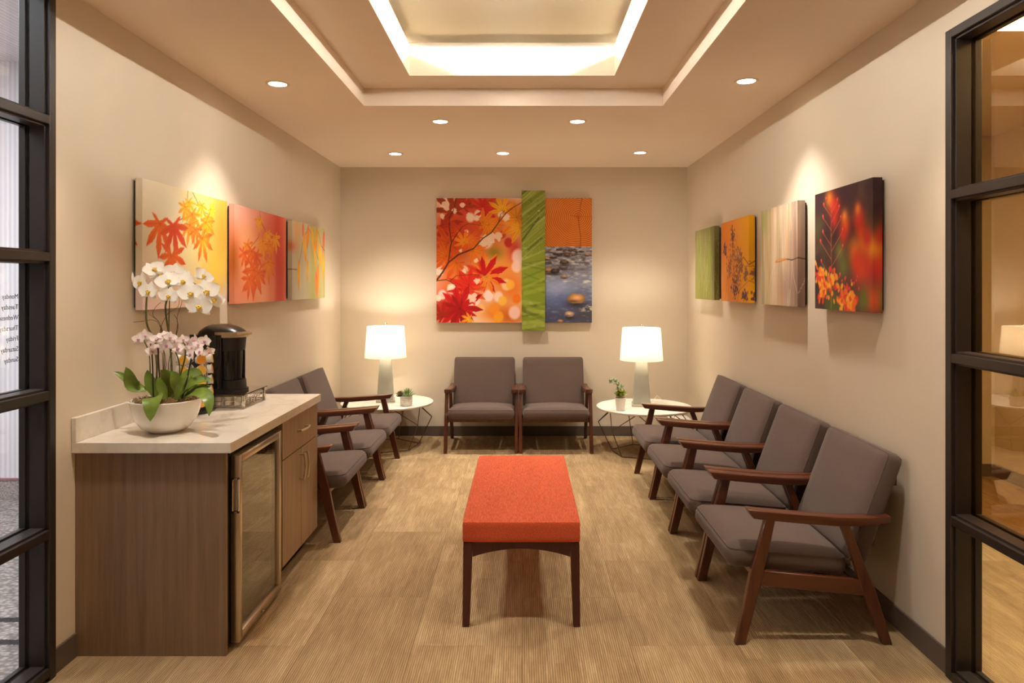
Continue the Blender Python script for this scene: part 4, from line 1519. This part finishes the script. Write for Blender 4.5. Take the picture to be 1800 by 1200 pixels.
        def tr(a, L):
            u, v_ = L * math.cos(R(a)), L * math.sin(R(a)) * sq
            return (x_ + r_ * (u * ca - v_ * sa), y_ + r_ * (u * sa + v_ * ca))
        s.poly([tr(a, L) for a, L in pts], c, c2, op)
        if vein is not None:
            for a, L in tips:
                s.line([(x_, y_), tr(a, L * 0.85)], r_ * 0.016, vein, 0.55 * op)

    def done(s):
        I = np.clip(s.I, 0, 255) / 255
        k = s.k
        I = I.reshape(s.ny, k, s.nx, k, 3).mean((1, 3))
        return np.where(I <= 0.04045, I / 12.92, ((I + 0.055) / 1.055) ** 2.4)


def canvas(label, art, loc, rz, T, group):
    """a stretched canvas; local x right, z up, the print faces -Y, its back is at y = 0"""
    W_, H_ = art.W, art.H
    C = art.done()
    ny, nx = C.shape[:2]
    t = thing('canvas_print', label, 'canvas', loc, rz, group)
    xs, zs_ = np.linspace(0, W_, nx), np.linspace(0, H_, ny)
    V = np.zeros((ny, nx, 3)); V[..., 0] = xs[None]; V[..., 2] = zs_[:, None]; V[..., 1] = -T
    verts = [V.reshape(-1, 3)]; cols = [C.reshape(-1, 3)]
    idx = np.arange(nx * ny).reshape(ny, nx)
    faces = [np.stack([idx[:-1, :-1], idx[:-1, 1:], idx[1:, 1:], idx[1:, :-1]], -1).reshape(-1, 4)]
    base = nx * ny
    m = 8
    # the print wraps round all four edges, mirrored
    for edge in ('l', 'r', 'b', 't'):
        n = ny if edge in 'lr' else nx
        A = np.zeros((m + 1, n, 3)); CC = np.zeros((m + 1, n, 3))
        for j in range(m + 1):
            y_ = -T + (T - 0.012) * j / m
            off = min(int(round(T * j / m * RES)), (nx if edge in 'lr' else ny) - 1)
            if edge in 'lr':
                A[j, :, 0] = 0 if edge == 'l' else W_
                A[j, :, 2] = zs_; CC[j] = C[:, off] if edge == 'l' else C[:, nx - 1 - off]
            else:
                A[j, :, 2] = 0 if edge == 'b' else H_
                A[j, :, 0] = xs; CC[j] = C[off] if edge == 'b' else C[ny - 1 - off]
            A[j, :, 1] = y_
        ii = np.arange((m + 1) * n).reshape(m + 1, n) + base
        q = np.stack([ii[:-1, :-1], ii[:-1, 1:], ii[1:, 1:], ii[1:, :-1]], -1).reshape(-1, 4)
        if edge in 'rb': q = q[:, ::-1]
        q = q[:, ::-1] if edge in 'lr' else q[:, ::-1]
        faces.append(q); verts.append(A.reshape(-1, 3)); cols.append(CC.reshape(-1, 3)); base += (m + 1) * n
    Vt, Ct, Ft = np.concatenate(verts), np.concatenate(cols), np.concatenate(faces)
    me = bpy.data.meshes.new('print')
    me.vertices.add(len(Vt)); me.vertices.foreach_set('co', Vt.ravel())
    me.loops.add(Ft.size); me.loops.foreach_set('vertex_index', Ft.ravel().astype(np.int32))
    me.polygons.add(len(Ft)); me.polygons.foreach_set('loop_start', np.arange(0, Ft.size, 4, dtype=np.int32))
    me.update(calc_edges=True)
    at = me.color_attributes.new('print', 'FLOAT_COLOR', 'POINT')
    at.data.foreach_set('color', np.concatenate([Ct, np.ones((len(Ct), 1))], 1).ravel().astype(np.float32))
    me.materials.append(M['print'])
    link('print', me, t)
    b = MB(); q = 0.012; b.box(q, W_ - q, -T + 0.004, 0, q, H_ - q); part('stretcher', b, M['backing'], t, False)
    return t


def ru(a, b_): return rng.uniform(a, b_)


# ---- left wall: three autumn branches
def art_maple_cream():
    a = Art(0.945, 0.62)
    a.hgrad([(0, (236, 222, 196)), (.3, (244, 228, 190)), (.62, (248, 226, 150)), (1, (232, 170, 66))])
    a.blob(.0, .0, .5, .20, (226, 200, 196), .9); a.blob(.4, .02, .3, .16, (240, 205, 180), .7); a.blob(.95, .0, .22, .2, (226, 206, 214), .95)
    a.blob(.80, .22, .18, .15, (250, 214, 84), .95); a.blob(.87, .47, .14, .2, (226, 150, 44), .6); a.blob(.40, .36, .16, .14, (252, 238, 176), .7)
    a.blob(.2, .5, .25, .14, (238, 230, 208), .7)
    br = (96, 66, 40)
    a.line([(.45, .62), (.44, .54), (.40, .47), (.32, .44), (.27, .40)], .003, br, .8); a.line([(.50, .62), (.56, .57), (.60, .55)], .003, br, .9)
    a.line([(.45, .50), (.43, .42), (.40, .36)], .0025, br, .8); a.line([(.60, .55), (.66, .52), (.72, .52)], .0025, br, .7)
    O1, O2, Rr, Y1 = (240, 120, 44), (248, 160, 50), (226, 74, 44), (250, 204, 46)
    for (x_, y_, r_, ro, c, c2) in ((.46, .56, .10, -80, Y1, (250, 214, 70)), (.42, .53, .09, -110, Y1, O2), (.50, .50, .13, -78, O2, Y1), (.47, .44, .13, -62, O2, (250, 186, 60)),
                                    (.61, .56, .085, -95, Y1, (238, 200, 40)), (.72, .55, .08, -40, (240, 220, 50), Y1), (.68, .50, .10, -80, Y1, O2),
                                    (.66, .47, .14, -72, Y1, (240, 130, 40)), (.62, .38, .15, -68, Y1, (236, 90, 40)), (.54, .42, .10, -75, O2, O1),
                                    (.16, .42, .18, -95, O1, (232, 92, 40)), (.30, .42, .18, -80, Rr, (234, 100, 52)), (.29, .27, .15, -60, O1, Rr), (.27, .27, .13, -130, O1, (236, 92, 44))):
        a.maple(x_, y_, r_, ro, c, c2, (200, 80, 30), 1.15)
    return a


def art_maple_pink():
    a = Art(0.95, 0.62)
    a.hgrad([(0, (236, 150, 126)), (.25, (240, 160, 120)), (.6, (228, 110, 84)), (.8, (214, 72, 58)), (1, (236, 132, 104))])
    a.blob(.1, .1, .25, .18, (232, 140, 110), .8); a.blob(.0, .28, .10, .16, (176, 82, 18), .95); a.blob(.25, .3, .2, .2, (244, 180, 110), .6); a.blob(.5, .05, .2, .2, (244, 180, 140), .7)
    a.blob(.2, .6, .4, .10, (240, 170, 156), .8); a.blob(.85, .2, .09, .4, (212, 60, 54), .6); a.blob(.68, .15, .06, .3, (244, 160, 130), .5)
    br = (120, 70, 30)
    a.line([(.42, .62), (.44, .55), (.52, .50), (.58, .47), (.70, .46)], .0028, br, .9); a.line([(.44, .55), (.40, .44), (.33, .40), (.25, .36)], .0028, br, .8)
    O1, O2, Rr, Y1 = (240, 120, 44), (246, 156, 50), (226, 84, 50), (246, 178, 50)
    for (x_, y_, r_, ro, c, c2) in ((.42, .56, .10, -95, Y1, O2), (.58, .48, .11, -85, Y1, O2), (.72, .46, .13, -75, Y1, O2), (.48, .42, .14, -82, O2, Y1), (.62, .40, .12, -100, O2, O1),
                                    (.20, .38, .12, -70, O2, O1), (.16, .32, .11, -120, O1, Rr), (.28, .34, .16, -92, O1, Rr), (.36, .32, .14, -80, Rr, O1), (.58, .28, .17, -84, O2, (230, 100, 40)),
                                    (.32, .22, .22, -94, O1, Rr), (.40, .20, .16, -75, O1, Rr), (.24, .16, .15, -100, O1, Rr)):
        a.maple(x_, y_, r_, ro, c, c2, (190, 80, 30), 1.2)
    return a


def art_hanging_yellow():
    a = Art(0.91, 0.62)
    n = a.noise(9, .8, 11)
    a.hgrad([(0, (206, 198, 170)), (.4, (214, 206, 186)), (.7, (196, 190, 130)), (1, (214, 200, 160))])
    a.blend((n - .35) * 1.6, (182, 178, 110)); a.blob(.15, .05, .25, .3, (216, 210, 204), .6); a.blob(.6, .1, .3, .3, (176, 170, 92), .6); a.blob(.0, .42, .12, .05, (214, 120, 80), .9); a.blob(.12, .55, .1, .12, (240, 176, 120), .8)
    br = (96, 62, 42)
    a.line([(.0, .24), (.16, .24), (.28, .48), (.42, .60), (.55, .50), (.7, .34)], .004, br, .85); a.line([(.7, .58), (.8, .46), (.92, .42)], .004, br, .9); a.line([(.42, .60), (.40, .4), (.33, .27)], .002, br, .6)
    for (x_, y_, L, wd, ro, c) in ((.16, .33, .26, .07, -88, (248, 200, 50)), (.30, .56, .28, .09, -80, (250, 206, 60)), (.42, .62, .22, .08, -100, (246, 170, 60)), (.40, .34, .2, .06, -92, (240, 206, 60)),
                                   (.50, .62, .24, .08, -72, (250, 210, 50)), (.58, .5, .24, .07, -78, (246, 186, 60)), (.66, .62, .22, .08, -95, (240, 176, 50)), (.74, .50, .24, .08, -84, (250, 204, 50)),
                                   (.70, .30, .32, .10, -96, (244, 170, 60)), (.84, .44, .30, .08, -85, (250, 200, 50)), (.88, .60, .2, .06, -98, (236, 120, 70)), (.28, .62, .12, .06, -95, (244, 150, 80)), (.64, .24, .22, .08, -84, (240, 140, 60))):
        p_ = []
        for i in range(21):
            s_ = i / 20; ww = wd / 2 * math.sin(PI * s_ ** .8)
            p_.append((s_ * L, ww))
        p_ += [(q[0], -q[1]) for q in p_[::-1]]
        ca, sa = math.cos(R(ro)), math.sin(R(ro))
        a.poly([(x_ + u * ca - v_ * sa, y_ + u * sa + v_ * ca) for u, v_ in p_], c, (c[0], c[1] - 40, c[2]), .95)
        a.line([(x_, y_), (x_ + L * .9 * ca, y_ + L * .9 * sa)], .0018, (210, 140, 30), .6)
    return a


TL = 0.045
GL = 'three autumn leaf canvases above the coffee counter'
for (ya, art, lb) in ((3.308, art_maple_cream(), 'canvas of red and yellow maple leaves on a cream background'),
                      (4.364, art_maple_pink(), 'canvas of orange maple leaves on a pink and red background'),
                      (5.455, art_hanging_yellow(), 'canvas of long yellow leaves hanging over a pale green background')):
    canvas(lb, art, (XL + 0.004, ya, 1.400), PI / 2, TL, GL)


# ---- right wall
def art_red_blossom():
    a = Art(0.636, 0.62)
    a.vgrad([(0, (96, 70, 56)), (.3, (92, 66, 58)), (.6, (70, 42, 48)), (1, (66, 40, 50))])
    n = a.noise(7, 7, 3); a.blend((n - .45) * 2.0, (110, 104, 58)); a.blend((a.noise(5, 5, 9) - .55) * 3, (50, 28, 38))
    for (x_, y_, r_, c) in ((.36, .42, .05, (236, 84, 40)), (.34, .37, .04, (220, 40, 36)), (.50, .44, .055, (226, 50, 40)), (.49, .49, .03, (248, 140, 50)), (.35, .47, .03, (250, 150, 50)), (.52, .38, .04, (214, 36, 36)),
                            (.22, .54, .05, (240, 70, 40)), (.18, .58, .04, (250, 150, 40)), (.26, .52, .04, (220, 44, 36)), (.24, .46, .04, (214, 44, 36)), (.46, .29, .06, (240, 130, 40)), (.56, .31, .07, (246, 150, 40)),
                            (.60, .22, .08, (206, 40, 40)), (.52, .20, .07, (224, 70, 44)), (.63, .30, .05, (248, 160, 40)), (.48, .24, .05, (226, 60, 40)), (.62, .06, .06, (226, 80, 40)), (.58, .35, .04, (204, 40, 44)), (.2, .02, .06, (70, 110, 40)), (.55, .06, .05, (100, 120, 40)), (.3, .3, .05, (126, 130, 66)), (.34, .22, .05, (110, 120, 56)), (.05, .25, .05, (60, 34, 44)), (.06, .45, .05, (84, 78, 50))):
        a.blob(x_, y_, r_ * 1.15, r_ * 1.2, c, .92)
    st = (216, 120, 84)
    a.line([(.20, .0), (.205, .2), (.20, .40), (.205, .58)], .004, st, .95, .002)
    for k, (y_, sd, L) in enumerate(((.10, 1, .10), (.16, -1, .12), (.22, 1, .13), (.26, -1, .13), (.30, 1, .13), (.33, -1, .10), (.38, 1, .11), (.41, -1, .10), (.45, 1, .09), (.48, -1, .09), (.50, 1, .07), (.53, -1, .06))):
        x2, y2 = .203 + sd * L, y_ + L * .75
        a.line([(.203, y_), (x2, y2)], .0026, st, .9)
        a.blob(x2, y2 + .006, .010, .016, (214, 60, 48), 1, 4, -sd * .5); a.blob(x2 - .002, y2 + .010, .004, .006, (250, 180, 150), .8, 3)
    for k in range(26):
        x_ = .36 + ru(-.1, .14); y_ = ru(.0, .17)
        a.blob(x_, y_, .008, .012, (216, 56, 52), 1, 4, ru(-1, 1)); a.blob(x_, y_ + .003, .003, .004, (250, 170, 150), .8, 3)
    for k in range(230):
        cx_, cy_ = ((.10, .14), (.09, .09), (.20, .15), (.40, .05), (.32, .06), (.42, .03), (.06, .18))[k % 7]
        x_, y_ = cx_ + rng.normal(0, .030), cy_ + rng.normal(0, .034)
        a.blob(x_, y_, ru(.012, .026), ru(.010, .020), ((248, 156, 44), (244, 110, 44), (250, 186, 50), (230, 64, 44))[k % 4], .95, 3, ru(0, 3))
    return a


def art_vertical_bark():
    a = Art(0.627, 0.62)
    a.hgrad([(0, (206, 196, 140)), (.15, (198, 188, 150)), (.3, (214, 196, 150)), (.5, (210, 176, 150)), (.7, (190, 168, 150)), (1, (150, 126, 112))])
    for k in range(130):
        x_ = ru(0, .63); c = ((236, 214, 130), (228, 190, 160), (196, 178, 160), (240, 232, 210), (214, 160, 110), (176, 170, 130), (160, 140, 130), (236, 206, 190))[k % 8]
        a.blob(x_, ru(0, .62), ru(.005, .022), ru(.08, .4), c, ru(.3, .75), 1, ru(-.05, .05))
    a.blob(.06, .55, .05, .1, (160, 190, 90), .6); a.blob(.45, .12, .14, .12, (150, 124, 116), .6); a.blob(.6, .1, .08, .3, (128, 100, 96), .6)
    for k in range(40):
        x_, y_ = ru(0, .6), ru(0, .6); a.line([(x_, y_), (x_ + ru(-.02, .02), y_ + ru(.02, .08))], .0016, (250, 240, 226), ru(.3, .8))
    a.line([(.26, .27), (.30, .285), (.42, .288), (.50, .282)], .006, (226, 150, 60), 1, .004); a.line([(.28, .27), (.36, .275), (.46, .284)], .004, (190, 110, 50), .9)
    a.line([(.46, .284), (.54, .276), (.627, .286)], .004, (60, 40, 40), 1)
    a.line([(.26, .27), (.20, .2), (.14, .08), (.13, 0)], .0028, (244, 226, 196), .8); a.line([(.54, .27), (.56, .18), (.62, .08)], .0024, (240, 224, 206), .8); a.line([(.54, .27), (.52, .12), (.50, 0)], .002, (236, 220, 200), .7)
    return a


def art_orange_spray():
    a = Art(0.686, 0.62)
    a.hgrad([(0, (226, 130, 40)), (.5, (234, 142, 40)), (1, (246, 176, 24))])
    a.blend((a.noise(4, 4, 21) - .4) * 1.5, (240, 164, 70)); a.blob(.6, .3, .15, .3, (244, 180, 30), .6)
    pu, br = (104, 66, 82), (120, 70, 40)
    stems_ = [(.18, 0, .30, .55), (.26, 0, .42, .50), (.34, 0, .36, .40), (.10, 0, .28, .35), (.44, 0, .48, .28), (.2, 0, .5, .40), (.4, 0, .68, .30)]
    for (xa, ya, xb, yb) in stems_:
        a.line([(xa, ya), ((xa + xb) / 2 - .02, (ya + yb) / 2), (xb, yb)], .0022, br, .85)
    for k in range(520):
        cx_, cy_, sx, sy = ((.40, .18, .06, .07), (.44, .34, .06, .05), (.30, .50, .035, .05), (.30, .36, .05, .06), (.36, .10, .05, .05), (.5, .26, .04, .05), (.10, .40, .03, .03), (.22, .24, .04, .05), (.6, .05, .05, .03), (.62, .2, .03, .03))[k % 10]
        a.blob(cx_ + rng.normal(0, sx * .75), cy_ + rng.normal(0, sy * .8), ru(.006, .015), ru(.006, .015), (pu, (126, 84, 92), (92, 52, 60), (150, 96, 70))[k % 4], .85, 3)
    for k in range(8):
        a.blob(.44 + ru(-.05, .06), .36 + ru(-.03, .05), .012, .012, (180, 160, 176), .6)
    a.line([(.45, .28), (.56, .33), (.686, .27)], .005, (140, 80, 30), .9); a.line([(.5, .3), (.6, .26), (.686, .26)], .003, (140, 80, 30), .8); a.line([(.3, .02), (.5, .1), (.686, .16)], .004, (160, 96, 40), .7)
    return a


def art_green_grass():
    a = Art(0.645, 0.62)
    a.vgrad([(0, (128, 126, 56)), (.5, (138, 136, 72)), (1, (128, 118, 74))])
    a.blend((a.noise(3, 3, 31) - .4) * 1.2, (160, 162, 96)); a.blob(.5, .42, .04, .3, (122, 150, 40), .6); a.blob(.62, .3, .06, .4, (84, 82, 44), .6)
    for k in range(260):
        x_, y_ = ru(-.05, .65), ru(-.1, .5); L = ru(.1, .4); ln = ru(-.10, .10); cv = ru(-.06, .06)
        a.line([(x_, y_), (x_ + ln * .5 + cv * .3, y_ + L * .5), (x_ + ln + cv, y_ + L)], ru(.0008, .0022), ((196, 200, 140), (90, 92, 44), (170, 176, 92), (214, 212, 176), (110, 116, 50))[k % 5], ru(.3, .8))
    return a


TR = 0.055
GR = 'four square nature canvases above the four-chair row'
for (yn, art, lb) in ((3.221, art_red_blossom(), 'square canvas of red and orange blossoms on a dark background'),
                      (4.10, art_vertical_bark(), 'square canvas of pale vertical streaks with one bent twig'),
                      (4.984, art_orange_spray(), 'square canvas of purple flower sprays on bright orange'),
                      (5.880, art_green_grass(), 'square canvas of fine green grass blades')):
    canvas(lb, art, (XR - 0.004, yn + art.W, 1.390), -PI / 2, TR, GR)


# ---- end wall
def art_autumn_maple():
    a = Art(0.852, 1.245)
    W_, H_ = a.W, a.H
    a.fill((250, 224, 196))
    for (x_, y_, rx, ry, c) in ((.7, .6, .2, .25, (240, 170, 70)), (.75, .35, .2, .2, (236, 120, 30)), (.6, .1, .2, .12, (240, 130, 30)), (.75, .06, .15, .1, (206, 96, 24)), (.5, .95, .3, .3, (226, 90, 30)), (.15, .75, .3, .35, (216, 84, 24)),
                                (.2, .95, .25, .25, (206, 60, 30)), (.3, .4, .3, .2, (222, 96, 26)), (.08, .15, .2, .2, (180, 30, 22)), (.78, .72, .08, .14, (206, 60, 40)), (.7, 1.15, .2, .1, (214, 110, 30)), (.52, 1.2, .12, .08, (150, 96, 20)), (.58, .70, .09, .07, (150, 120, 20)), (.3, 1.18, .15, .1, (206, 40, 30))):
        a.blob(x_, y_, rx, ry, c, .95)
    # bokeh
    for (x_, y_, r_, c) in ((.82, .66, .08, (252, 214, 206)), (.80, .56, .06, (252, 210, 190)), (.15, .34, .05, (252, 226, 222)), (.38, .42, .045, (252, 230, 214)), (.52, .27, .06, (252, 222, 214)), (.62, .26, .055, (250, 214, 196)), (.78, .1, .07, (252, 208, 196)), (.70, .38, .06, (250, 206, 150)),
                            (.62, .06, .06, (250, 170, 40)), (.74, .38, .05, (248, 180, 60)), (.5, .82, .08, (252, 226, 204)), (.42, 1.08, .05, (252, 228, 206)), (.34, 1.05, .05, (250, 220, 196)), (.70, 1.04, .05, (252, 224, 206)), (.03, .52, .05, (252, 216, 200)), (.22, 1.19, .04, (252, 226, 200)), (.08, 1.2, .06, (252, 226, 206)), (.06, .28, .05, (250, 210, 200)),
                            (.36, .24, .09, (252, 226, 210)), (.30, .9, .03, (250, 226, 210)), (.28, .53, .04, (252, 224, 210)), (.66, .88, .04, (214, 70, 50)), (.72, .80, .05, (196, 44, 40)), (.66, .22, .05, (250, 190, 70)), (.8, .24, .05, (240, 120, 20)), (.44, .14, .05, (248, 190, 120)), (.58, .14, .06, (246, 150, 40))):
        a.blob(x_, y_, r_, r_ * 1.15, c, .9, 3)
    for (x_, y_, r_, ro, c, c2) in ((.16, 1.12, .30, 100, (176, 60, 24), (130, 46, 22)), (.06, .98, .26, -30, (190, 52, 26), (160, 40, 24)), (.26, 1.16, .22, 80, (196, 50, 30), (150, 66, 24)), (.46, 1.16, .22, 70, (204, 34, 30), (226, 70, 30)), (.48, 1.12, .18, -70, (210, 30, 34), (220, 50, 30)),
                                    (.24, .92, .22, 215, (222, 76, 26), (196, 50, 26)), (.12, .80, .30, 200, (216, 84, 20), (206, 66, 22)), (.10, .66, .24, 150, (226, 110, 20), (216, 80, 22)), (.32, .84, .22, -40, (246, 130, 30), (226, 70, 26)), (.28, .80, .16, 120, (248, 160, 40), (240, 110, 30)),
                                    (.46, 1.0, .22, 10, (240, 140, 30), (226, 110, 26)), (.52, .98, .2, -40, (246, 150, 30), (232, 120, 30)), (.66, 1.12, .2, 110, (248, 186, 40), (240, 150, 30)), (.80, 1.02, .26, -100, (248, 160, 30), (244, 130, 24)), (.80, 1.05, .2, 60, (214, 130, 30), (236, 150, 30)), (.84, .95, .2, 240, (250, 190, 50), (246, 150, 30)),
                                    (.36, .72, .20, -20, (246, 140, 24), (236, 110, 24)), (.20, .60, .22, -120, (236, 120, 20), (222, 80, 24)), (.50, .50, .26, 100, (246, 150, 40), (240, 120, 26)), (.48, .48, .26, 190, (226, 44, 30), (240, 90, 30)), (.48, .47, .28, 20, (206, 20, 24), (196, 14, 24)), (.50, .46, .20, -70, (244, 150, 50), (240, 120, 30)),
                                    (.30, .34, .24, 150, (220, 30, 26), (214, 60, 26)), (.32, .33, .22, -30, (230, 60, 30), (236, 110, 40)), (.32, .38, .2, 80, (222, 36, 28), (230, 60, 30)), (.24, .16, .28, 30, (196, 16, 22), (170, 14, 20)), (.22, .16, .26, 100, (190, 18, 22), (206, 24, 24)), (.22, .14, .28, -100, (186, 14, 20), (206, 20, 24)), (.24, .14, .24, 200, (170, 16, 20), (150, 20, 18)), (.06, .06, .2, 120, (160, 40, 14), (176, 20, 20)), (.34, .04, .12, 200, (246, 190, 50), (240, 130, 30))):
        a.maple(x_, y_, r_ * .92, ro, c, c2, tuple(int(v_ * .72) for v_ in c), 1.0, .97)
    for (x_, y_, r_) in ((.40, .42, .035), (.28, .52, .03), (.33, 1.06, .04), (.40, 1.04, .035), (.10, 1.17, .05), (.06, 1.06, .03), (.18, 1.12, .03), (.46, .80, .05), (.54, .84, .06), (.62, .86, .05), (.70, 1.04, .035), (.64, 1.08, .03), (.15, .36, .04), (.03, .5, .045), (.24, .72, .02), (.02, .24, .04), (.36, .25, .055), (.26, 1.18, .03), (.40, .62, .025)):
        a.poly([(x_ + r_ * ru(.5, 1.2) * math.cos(q), y_ + r_ * ru(.5, 1.2) * math.sin(q)) for q in np.linspace(0, 6.0, 11)], (252, 228, 208), (250, 214, 186), .9)
    br = (84, 40, 26)
    a.line([(0, .42), (.06, .50), (.12, .60), (.22, .68), (.37, .74), (.46, .84), (.55, .90), (.62, 1.0), (.70, 1.10), (.78, 1.16), (.852, 1.2)], .011, br, 1, .004)
    a.line([(.12, .60), (.14, .75), (.15, .80), (.13, .95), (.13, 1.05), (.17, 1.12), (.20, 1.245)], .008, br, 1, .004); a.line([(.15, .80), (.20, .88), (.26, .96), (.32, .99), (.46, .97)], .006, br, 1, .002)
    a.line([(0, .42), (.10, .43), (.16, .40), (.25, .32), (.25, .22)], .006, br, 1, .002); a.line([(.14, .42), (.20, .47), (.34, .48), (.48, .47)], .004, br, 1, .002); a.line([(.62, 1.0), (.64, 1.08), (.68, 1.12)], .004, br, 1, .003)
    return a


def art_green_blades():
    a = Art(0.233, 1.393)
    a.vgrad([(0, (128, 146, 36)), (.3, (128, 148, 44)), (.55, (136, 152, 52)), (1, (146, 146, 56))])
    for k in range(70):
        y_ = ru(-.1, 1.4); x_ = ru(-.15, .1); top = y_ > .75
        sl = ru(.6, 1.0) if top else ru(-.5, .5)
        c = ((156, 170, 60), (106, 120, 34), (172, 182, 98), (94, 106, 34), (140, 158, 44))[k % 5]
        a.line([(x_, y_), (x_ + .15, y_ + .15 * sl), (x_ + .35, y_ + .35 * sl)], ru(.006, .03), c, ru(.3, .6))
    for k in range(26):
        y_ = ru(.65, 1.35); x_ = -.02; sl = ru(.7, 1.0)
        a.line([(x_, y_), (x_ + .28, y_ + .28 * sl)], ru(.001, .003), (206, 214, 150), ru(.3, .8))
    a.line([(-.02, .86), (.17, 1.12)], .012, (84, 96, 40), .8); a.line([(.06, .8), (.2, .92)], .010, (84, 96, 40), .7)
    for k in range(70):
        a.blob(ru(0, .233), ru(.7, 1.35), .003, .003, (226, 232, 196), .8, 3)
    a.blob(.17, 1.19, .014, .010, (214, 220, 190), .8, 2); a.blob(.03, .82, .03, .008, (190, 200, 150), .7, 2)
    return a


def art_tree_rings():
    a = Art(0.467, 0.484)
    cx_, cy_ = .33, .30
    ang = np.arctan2(a.Y - cy_, a.X - cx_)
    r_ = np.hypot(a.X - cx_, (a.Y - cy_)) * (1 + .03 * np.sin(3 * ang + 1) + .02 * np.sin(7 * ang))
    n = a.noise(9, 9, 41)
    a.fill((240, 150, 66))
    a.blend(.5 + .5 * np.sin((r_ + .012 * (n - .5)) * 2 * PI / .0185), (176, 78, 18))
    a.blend((.35 - np.abs(n - .5)) * .6, (236, 146, 66)); a.blob(.05, .42, .10, .08, (214, 140, 80), .6); a.blob(cx_, cy_, .03, .03, (190, 90, 26), .7)
    a.line([(cx_, cy_), (.34, .2), (.355, .08), (.35, 0)], .0035, (120, 56, 20), .9); a.line([(cx_ + .02, cy_ + .05), (.35, .4), (.37, .484)], .0045, (170, 78, 26), .8, .006); a.line([(cx_, cy_), (.467, .30)], .0025, (170, 80, 26), .6); a.line([(cx_, cy_), (.25, .31)], .0025, (150, 70, 26), .7)
    return a


def art_stream():
    a = Art(0.467, 0.761)
    a.vgrad([(0, (78, 80, 100)), (.3, (90, 100, 136)), (.5, (126, 134, 160)), (.8, (150, 150, 168)), (1, (176, 170, 186))])
    n1, n2 = a.noise(10, 34, 51, 4), a.noise(26, 70, 52, 3)
    up = np.clip((a.Y - .38) * 4, 0, 1)
    a.blend((n1 - .5) * 4 * (.35 + .65 * up), (92, 90, 104)); a.blend((n2 - .55) * 5 * (.3 + .7 * up), (206, 204, 214)); a.blend((.45 - n2) * 4 * up, (98, 84, 80))
    a.blob(.10, .34, .20, .12, (160, 176, 216), .85); a.blob(.2, .22, .22, .08, (92, 108, 160), .7); a.blob(.4, .1, .14, .12, (70, 66, 72), .7); a.blob(.05, .05, .2, .08, (66, 74, 110), .6)
    wv = .5 + .5 * np.sin((a.Y * 140 + 6 * n1 * 3 + a.X * 12)); a.blend((wv - .6) * .9 * np.clip(.5 - a.Y, 0, 1), (60, 60, 84))
    a.blend((n1 - .52) * 8 * np.exp(-((a.Y - .46 + .06 * a.X) / .05) ** 2), (206, 206, 200)); a.blend((n2 - .5) * 8 * np.exp(-((a.Y - .14) / .05) ** 2) * np.clip((a.X - .32) * 6, 0, 1), (206, 196, 180))

    def rock(x_, y_, rx, ry, c, c2):
        n = 13; jit = [ru(.8, 1.15) for _ in range(n)]
        a.blob(x_, y_ - ry * .8, rx * 1.2, ry * .5, (46, 40, 46), .8)
        a.poly([(x_ + rx * jit[i] * math.cos(2 * PI * i / n), y_ + ry * jit[i] * math.sin(2 * PI * i / n) * (1 if math.sin(2 * PI * i / n) > 0 else .6)) for i in range(n)], c, c2)
        a.blob(x_ + rx * .1, y_ + ry * .35, rx * .6, ry * .4, tuple(min(255, v_ + 34) for v_ in c), .7); a.blob(x_ - rx * .3, y_ - ry * .25, rx * .7, ry * .25, tuple(int(v_ * .55) for v_ in c2), .7)
    dk_, br_, tan = (78, 64, 58), (122, 92, 74), (214, 160, 110)
    for k in range(26):
        rock(.06 + ru(0, .26), .70 + ru(-.02, .04), ru(.008, .024), ru(.005, .012), (dk_, br_, (96, 80, 74))[k % 3], dk_)
    for (x_, y_, rx, ry, c) in ((.14, .68, .035, .018, dk_), (.22, .675, .035, .02, br_), (.36, .71, .03, .010, dk_), (.42, .68, .035, .016, (196, 150, 120)), (.08, .65, .04, .012, dk_), (.02, .64, .035, .016, tan), (.19, .60, .045, .030, (104, 92, 66)), (.18, .55, .05, .02, (120, 110, 104)), (.03, .52, .06, .035, (176, 130, 104)), (.10, .51, .05, .03, dk_),
                                (.19, .46, .035, .018, (196, 160, 124)), (.31, .23, .09, .062, (216, 158, 96)), (.24, .08, .055, .038, (206, 170, 144)), (.15, .015, .03, .02, (206, 150, 100)), (.05, .60, .02, .01, br_), (.28, .68, .02, .012, (150, 120, 100))):
        rock(x_, y_, rx, ry, c, tuple(int(v_ * .62) for v_ in c))
    return a


GB = 'nature canvases on the end wall'
gp = 0.001
canvas('tall canvas of red and orange maple leaves on dark branches', art_autumn_maple(), (-0.858, YB - 0.004, 1.139), 0, 0.040, GB)
canvas('narrow upright canvas of wet green grass blades', art_green_blades(), (-0.005, YB - 0.004, 1.065), 0, 0.060, GB)
canvas('small canvas of orange tree rings in cut timber', art_tree_rings(), (0.2295, YB - 0.004, 1.9005), 0, 0.040, GB)
canvas('canvas of a rocky blue stream with boulders', art_stream(), (0.2295, YB - 0.004, 1.139), 0, 0.040, GB)
